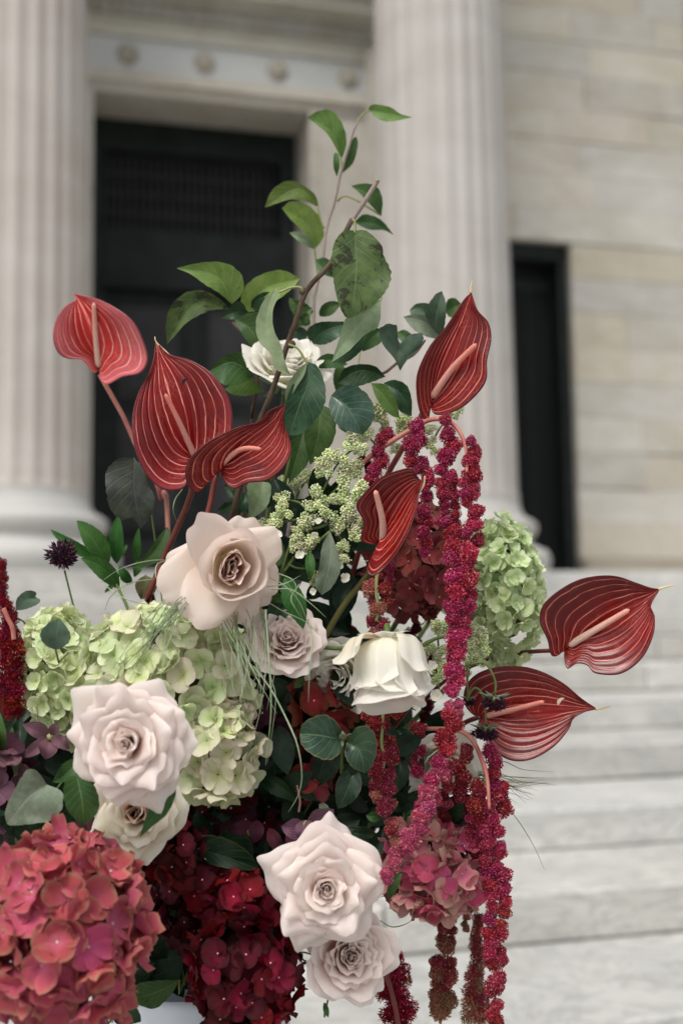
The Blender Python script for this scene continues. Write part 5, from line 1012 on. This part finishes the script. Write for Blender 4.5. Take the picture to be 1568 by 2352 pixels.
tassel(t, 'b2', [(1225, 100, 100), (1210, 200, 120), (1190, 310, 125), (1200, 400, 110), (1205, 460, 85)], 1.16, A_mag, seed=16, tmat=A_rasp)
tassel(t, 'b2', [(1275, 150, 90), (1280, 260, 135), (1300, 350, 150), (1275, 450, 135), (1310, 480, 170), (1300, 560, 160), (1325, 650, 145), (1300, 740, 135), (1300, 830, 140), (1305, 920, 135), (1300, 1020, 105), (1300, 1100, 100), (1300, 1180, 92), (1300, 1300, 100)], (1.15, 1.13), A_mag, seed=17, tmat=A_rasp, stemmat=M_stemp)
t = amaranth('pair of short red amaranth tassels beside the white petals at the right', 'b3', (440, 1240), 1.18)
tassel(t, 'b3', [(540, 1110, 60), (500, 1180, 95), (510, 1260, 90), (500, 1340, 85), (505, 1400, 60)], 1.175, A_rasp, seed=18, stemmat=M_stemp)
tassel(t, 'b3', [(455, 1180, 60), (440, 1250, 70), (430, 1330, 66), (425, 1400, 70), (430, 1470, 60)], 1.165, A_rasp, seed=19, tmat=A_dark, stemmat=M_stemp)
t = amaranth('short dark raspberry amaranth left of the white petals, above the dusty pink hydrangea', 'b3', (300, 1000), 1.2)
tassel(t, 'b3', [(290, 985, 60), (305, 1050, 95), (300, 1120, 80), (290, 1180, 75), (290, 1240, 85)], 1.19, A_rasp, seed=20, tmat=A_mag, stemmat=M_stemp)
t = amaranth('faded brownish red amaranth hanging below the dusty pink hydrangea', 'b2', (1050, 700), 1.25)
tassel(t, 'b2', [(1050, 715, 120), (1050, 800, 130), (1035, 880, 105), (1035, 980, 155), (1020, 1060, 120), (1030, 1150, 145), (1000, 1230, 110), (1020, 1290, 110)], 1.25, A_dim, seed=21, tmat=A_olive, stemmat=M_petiole)
t = amaranth('little olive amaranth tip under the dusty pink hydrangea', 'b2', (1150, 720), 1.24)
tassel(t, 'b2', [(1180, 660, 50), (1150, 720, 45), (1145, 790, 50)], 1.24, A_olive, seed=22, stemmat=M_petiole)
t = amaranth('feathery olive brown amaranth at the bottom right beside the raspberry one', 'b2', (1210, 740), 1.2)
tassel(t, 'b2', [(1215, 720, 55), (1208, 800, 60), (1205, 880, 70), (1210, 960, 80), (1190, 1060, 92), (1205, 1150, 125), (1190, 1230, 140), (1220, 1290, 110)], 1.19, A_dim, 'fea', seed=23, tmat=A_olive, stemmat=M_stemr)
t = amaranth('feathery dark red amaranth hanging right of the lowest pink rose', 'b2', (740, 830), 1.16)
tassel(t, 'b2', [(740, 830, 50), (762, 890, 75), (790, 960, 100), (800, 1030, 110), (740, 1060, 70), (720, 1130, 80)], 1.16, A_red, 'fea', seed=24, stemmat=M_stemr)
tassel(t, 'b2', [(770, 1090, 100), (800, 1150, 150), (830, 1190, 150), (780, 1240, 130), (800, 1290, 160)], 1.155, A_red, 'fea', seed=25, stemmat=M_stemr)
stem(t, 'b2', [(715, 980), (750, 1080), (780, 1200), (795, 1290)], 1.14, [.0022, .0026], M_stemr, 'hanging_stem')
t = amaranth('feathery bright red amaranth cut off at the left edge', 'c4', (30, 100), 1.15)
tassel(t, 'c4', [(5, -80, 60), (20, 20, 50), (5, 110, 70), (50, 220, 95), (60, 300, 90), (50, 370, 150), (70, 460, 160), (55, 560, 150), (60, 650, 150), (70, 740, 140), (75, 810, 90)], 1.15, A_red, 'fea', seed=26, lobes=2)
stem(t, 'c4', [(20, 200), (45, 260), (70, 310), (80, 380)], 1.12, [.0022], M_stemp, 'hanging_stem')
# dark amaranth deep in the shade behind the cream rose
t = amaranth('dark shaded amaranth behind the nodding cream rose', 'c5', (1200, 200), 1.3)
tassel(t, 'c5', [(1270, 150, 60), (1230, 200, 90), (1200, 260, 110), (1280, 300, 120), (1330, 380, 100), (1380, 460, 90)], 1.3, A_dark, seed=27, stemmat=M_stemr)
tassel(t, 'c5', [(780, 130, 50), (790, 190, 60), (860, 170, 50)], 1.3, A_dark, seed=28, stemmat=M_stemr)
tassel(t, 'c5', [(1300, 640, 80), (1330, 720, 90), (1290, 800, 70)], 1.28, A_dark, seed=29, stemmat=M_stemr)

# ================================================================== GREEN BUD PANICLES
def panicle(label, key, spots, D, stems, mat=B_bud, alt=B_budy, seed=1, fl=(), cat='panicle'):
    b = K(key, [stems[0][-1]])[0]; t = thing('bud_panicle', at(b[0], b[1], D), label, cat, 'green hydrangea bud panicles'); r = random.Random(seed)
    for s in stems: stem(t, key, s, D + .006, [.0009, .0013], M_stemg, 'stem', n=14)
    for (x, y, wd) in spots:
        p = K(key, [(x, y)])[0]; w_ = wd * KEYS[key][0]; mp = MPP(D)
        for q in range(6):
            a, b_ = r.uniform(-.42, .42) * w_, r.uniform(-.4, .4) * w_; rd = w_ * .30 * mp * r.uniform(.8, 1.15); me = grains(alt if r.random() < .35 else mat, 'bud')[r.randrange(4)]
            inst('bud_cluster', me, t, basis(at(p[0] + a, p[1] + b_, D + r.uniform(-.3, .3) * w_ * mp), (r.gauss(0, 1), r.gauss(0, 1), r.gauss(0, 1)), rd), t)
    for (x, y, wd) in fl:
        p = K(key, [(x, y)])[0]; me = florets(P_white, .35, .1, False)[r.randrange(5)]; inst('white_floret', me, t, basis(at(p[0], p[1], D - .012), vd(r.uniform(-.5, .5), r.uniform(-.2, .8), .8), wd * KEYS[key][0] * .5 * MPP(D), r.uniform(0, 6)), t)
    return t
panicle('pale green bud panicle in the middle above the nodding rose, left of the middle anthurium', 'c3',
  [(565, 405, 95), (548, 500, 95), (600, 430, 60), (450, 455, 80), (410, 515, 85), (540, 560, 95), (580, 635, 100), (490, 650, 95), (370, 655, 90), (350, 710, 80), (430, 740, 90), (330, 800, 90), (525, 735, 85), (590, 780, 95), (590, 850, 90), (475, 825, 85), (190, 685, 75), (200, 735, 70), (150, 800, 80), (265, 870, 80), (270, 920, 70), (345, 915, 85), (500, 930, 70), (510, 990, 65), (365, 1080, 50), (355, 1110, 45), (620, 800, 60)], 1.155,
  [[(560, 420), (500, 470), (440, 560), (340, 760), (240, 900), (180, 1080)], [(580, 640), (480, 680), (380, 740)], [(590, 790), (480, 770), (410, 820), (330, 840)], [(450, 450), (500, 470)], [(540, 560), (460, 640), (360, 740)], [(190, 680), (280, 700), (320, 740)], [(500, 990), (510, 920), (470, 850)], [(150, 800), (260, 790), (320, 760)], [(600, 850), (600, 790)], [(250, 980), (230, 1020), (200, 1060)], [(310, 1045), (260, 1040), (220, 1020)]], seed=3,
  fl=((160, 870, 55), (278, 978, 50), (350, 868, 35), (495, 1028, 40), (520, 1095, 50), (352, 1165, 38), (380, 800, 40)))
panicle('blurred yellow green panicle in the gap behind the arching amaranth stem', 'c3', [(690, 240, 95), (740, 220, 70), (720, 300, 60), (830, 270, 85), (820, 310, 70), (1085, 215, 80), (1060, 235, 60), (630, 345, 80), (960, 330, 60), (960, 390, 60), (990, 440, 50), (790, 430, 60), (780, 380, 50), (560, 330, 50)], 1.27, [[(690, 240), (720, 340), (690, 460), (600, 600)], [(830, 270), (820, 400), (760, 520)], [(1085, 215), (1000, 330), (960, 420)], [(630, 345), (680, 400)]], seed=4)
panicle('dull green panicle deep in the foliage left of the bright green buds', 'c3', [(350, 540, 90), (310, 560, 70), (270, 600, 60), (200, 600, 70), (180, 640, 60), (90, 830, 80), (60, 850, 70), (560, 300, 1)], 1.26, [[(350, 540), (280, 640), (240, 760)], [(200, 600), (240, 700)]], seed=5)
panicle('green buds hanging beside the nodding cream rose', 'c5', [(1420, 150, 110), (1460, 170, 80), (1390, 160, 70), (1270, 345, 110), (1330, 320, 100), (1260, 390, 90), (1400, 470, 90), (1285, 450, 80), (1260, 510, 70), (1390, 520, 50), (1130, 210, 55), (1410, 330, 90), (1440, 420, 80), (1400, 390, 60)], 1.17,
  [[(1480, 225), (1390, 240), (1290, 290), (1260, 400), (1250, 500)], [(1420, 150), (1400, 240), (1410, 400), (1400, 520)], [(1260, 520), (1245, 600), (1248, 640)], [(1400, 520), (1405, 580)]], seed=6, fl=((1250, 650, 90), (1395, 612, 75), (1360, 430, 70), (1175, 690, 50), (1325, 500, 50)))
panicle('yellow green buds right of the long amaranth, in front of the mint hydrangea', 'b3', [(570, 540, 90), (590, 580, 90), (560, 610, 80), (590, 640, 85), (590, 680, 60), (540, 680, 50), (470, 500, 1), (538, 735, 40)], 1.19, [[(590, 520), (580, 620), (550, 700), (530, 800)]], seed=7)
# ================================================================== SCABIOSAS
def scab(label, cx, cy, D, rad, stempts, key, mat=M_scab, calyx=False, hub=True):
    c = at(cx, cy, D); t = thing('scabiosa', c, label, 'scabiosa', 'black scabiosa flowers'); R = rad * MPP(D); ms = grains(mat, 'sca')
    M = basis(c, (.1, .2, 1), R, 0, sv=(R * .86, R * .86, R * (.5 if calyx else .86))); inst('flower_head', ms[len(label) % 4], t, M, t)
    if calyx:
        for i in range(9):
            a = 2 * math.pi * i / 9; b_ = c + UP * R * .42; tp = b_ + RT * R * 1.15 * math.cos(a) - FW * R * .9 * math.sin(a) + UP * R * rng.uniform(.1, .5); m = MB(); m.tube(spline(np.array([b_, (b_ + tp) / 2 - UP * R * .05, tp]), 6), [R * .13, R * .10, R * .02], 5); m.obj('calyx_leaf', M_lf_grey, t)
        m = MB(); ico(m, c + UP * R * .3, R * .5, 2, (1, 1, .6)); m.obj('calyx', M_stemg, t)
    stem(t, key, stempts, D, [.0010, .0013], M_stemg, 'stem', hub, 20)
scab('single black scabiosa on a thin stalk at the left against the column base', 143, 1275, 1.24, 36, [(148, 1310), (158, 1350), (172, 1405), (190, 1470)], 'a')
scab('larger hanging black scabiosa with a green calyx over the lower right spathe', 1135, 1616, 1.13, 32, [(668, 840), (672, 790), (655, 740), (625, 695), (590, 688), (545, 700)], 'b3', calyx=True, hub=False)
scab('lower hanging black scabiosa beside the long amaranth', 1114, 1686, 1.14, 32, [(625, 990), (622, 920), (615, 860), (598, 825), (572, 810), (548, 835), (535, 870)], 'b3', calyx=True, hub=False)
scab('small black scabiosa half hidden behind the long amaranth', 1075, 1613, 1.16, 18, [(538, 860), (536, 780), (535, 700)], 'b3', calyx=True, hub=False)
# ================================================================== GRASSES
def grass(label, blades, D, mat, key, rad=.0006, tg='grass_tuft'):
    D0, D1 = (D, D - .02) if np.size(D) == 1 else D; b = K(key, [blades[0][0]])[0]; t = thing(tg, at(b[0], b[1], D0), label, 'grass', 'grass tufts')
    for i, s in enumerate(blades): stem(t, key, s, (D0 + rng.uniform(-.01, .01), (D0 + D1) / 2 - .02 + rng.uniform(-.012, .012), D1 + rng.uniform(-.012, .012)), [rad, rad * 1.1, rad * .3], mat, 'grass_blade', n=18)
    return t
gr = random.Random(9); bl = []
for i in range(24):      # fan to the lower left over the green hydrangea
    x0, y0 = gr.uniform(600, 900), gr.uniform(860, 1000); x1 = gr.uniform(60, 520) if i % 2 else gr.uniform(330, 700); y1 = gr.uniform(1300, 1568); bl.append([(x0, y0), (x0 * .6 + x1 * .4 + gr.uniform(-30, 30), y0 * .55 + y1 * .45 - gr.uniform(20, 70)), (x1, y1)])
grass('silvery grass fanning down left from under the peach rose over the green hydrangea', bl, (1.15, 1.05), M_grass, 'c6', .0004)
bl = []
for i in range(24):
    x0, y0 = gr.uniform(900, 1320), gr.uniform(900, 1040); x1 = gr.uniform(1080, 1420); y1 = gr.uniform(1450, 1800); bl.append([(x0, y0), (x0 * .5 + x1 * .5 + gr.uniform(-60, 60), (y0 + y1) / 2), (x1 + gr.uniform(-60, 20), y1)])
bl += [[(1280, 1000), (1320, 1200), (1310, 1560), (1260, 1850), (1190, 2050)], [(1300, 1100), (1350, 1500), (1390, 1700), (1330, 2150)]]
grass('pale grass strands hanging straight down left of the small pale rose', bl, (1.16, 1.06), M_grass, 'c6', .0004)
grass('long curved grass strand looping down the dark centre', [[(220, 420), (330, 560), (440, 770), (505, 930), (532, 1120), (505, 1250), (445, 1350)], [(570, 120), (595, 250), (580, 450), (572, 650)], [(300, 60), (320, 350), (335, 700), (300, 1050)]], 1.08, M_grass, 'c5', .0007)
grass('few pale curving grass strands left of the peach rose', [[(630, 690), (520, 690), (400, 710), (260, 760), (130, 850)], [(520, 825), (400, 840), (290, 880), (200, 960), (165, 1050)], [(165, 870), (260, 940), (380, 990), (520, 1010)], [(720, 180), (670, 250), (655, 330), (680, 410)], [(600, 695), (540, 720), (530, 800), (570, 900), (580, 980)], [(270, 810), (290, 920), (350, 1040)]], 1.16, M_grass, 'c6', .0005)
grass('pale grass strands curling over the leaves right of the peach rose', [[(1350, 820), (1450, 870), (1560, 990), (1640, 1200)], [(1330, 880), (1450, 860), (1568, 800)], [(1560, 860), (1500, 960), (1540, 1050), (1600, 1130)], [(1400, 780), (1520, 840), (1540, 960)], [(1350, 1000), (1450, 1060), (1600, 1130), (1700, 1230)], [(1360, 900), (1500, 900), (1640, 1000), (1750, 1100)]], 1.12, M_grass, 'c6', .0005)
bl = []
for i in range(26):
    x1, y1 = gr.uniform(620, 980), 0; f = gr.random(); y1 = 1430 - f * 190 + gr.uniform(-10, 60); x1 = 640 + f * 320 + gr.uniform(-50, 20); bl.append([(gr.uniform(500, 600), gr.uniform(1180, 1240)), (590 + f * 140, 1230 + gr.uniform(-10, 60)), (x1, y1)])
grass('wispy dark grass sticking out to the right behind the raspberry amaranth', bl + [[(560, 1180), (700, 1160), (800, 1200), (950, 1213)], [(600, 1240), (760, 1420), (850, 1560), (905, 1680)]], 1.22, M_grassd, 'b3', .00035)
grass('single thin grass blade curling under the lowest pink rose', [[(700, 745), (760, 778), (830, 765), (885, 728)]], 1.18, M_grassd, 'b2', .0005)
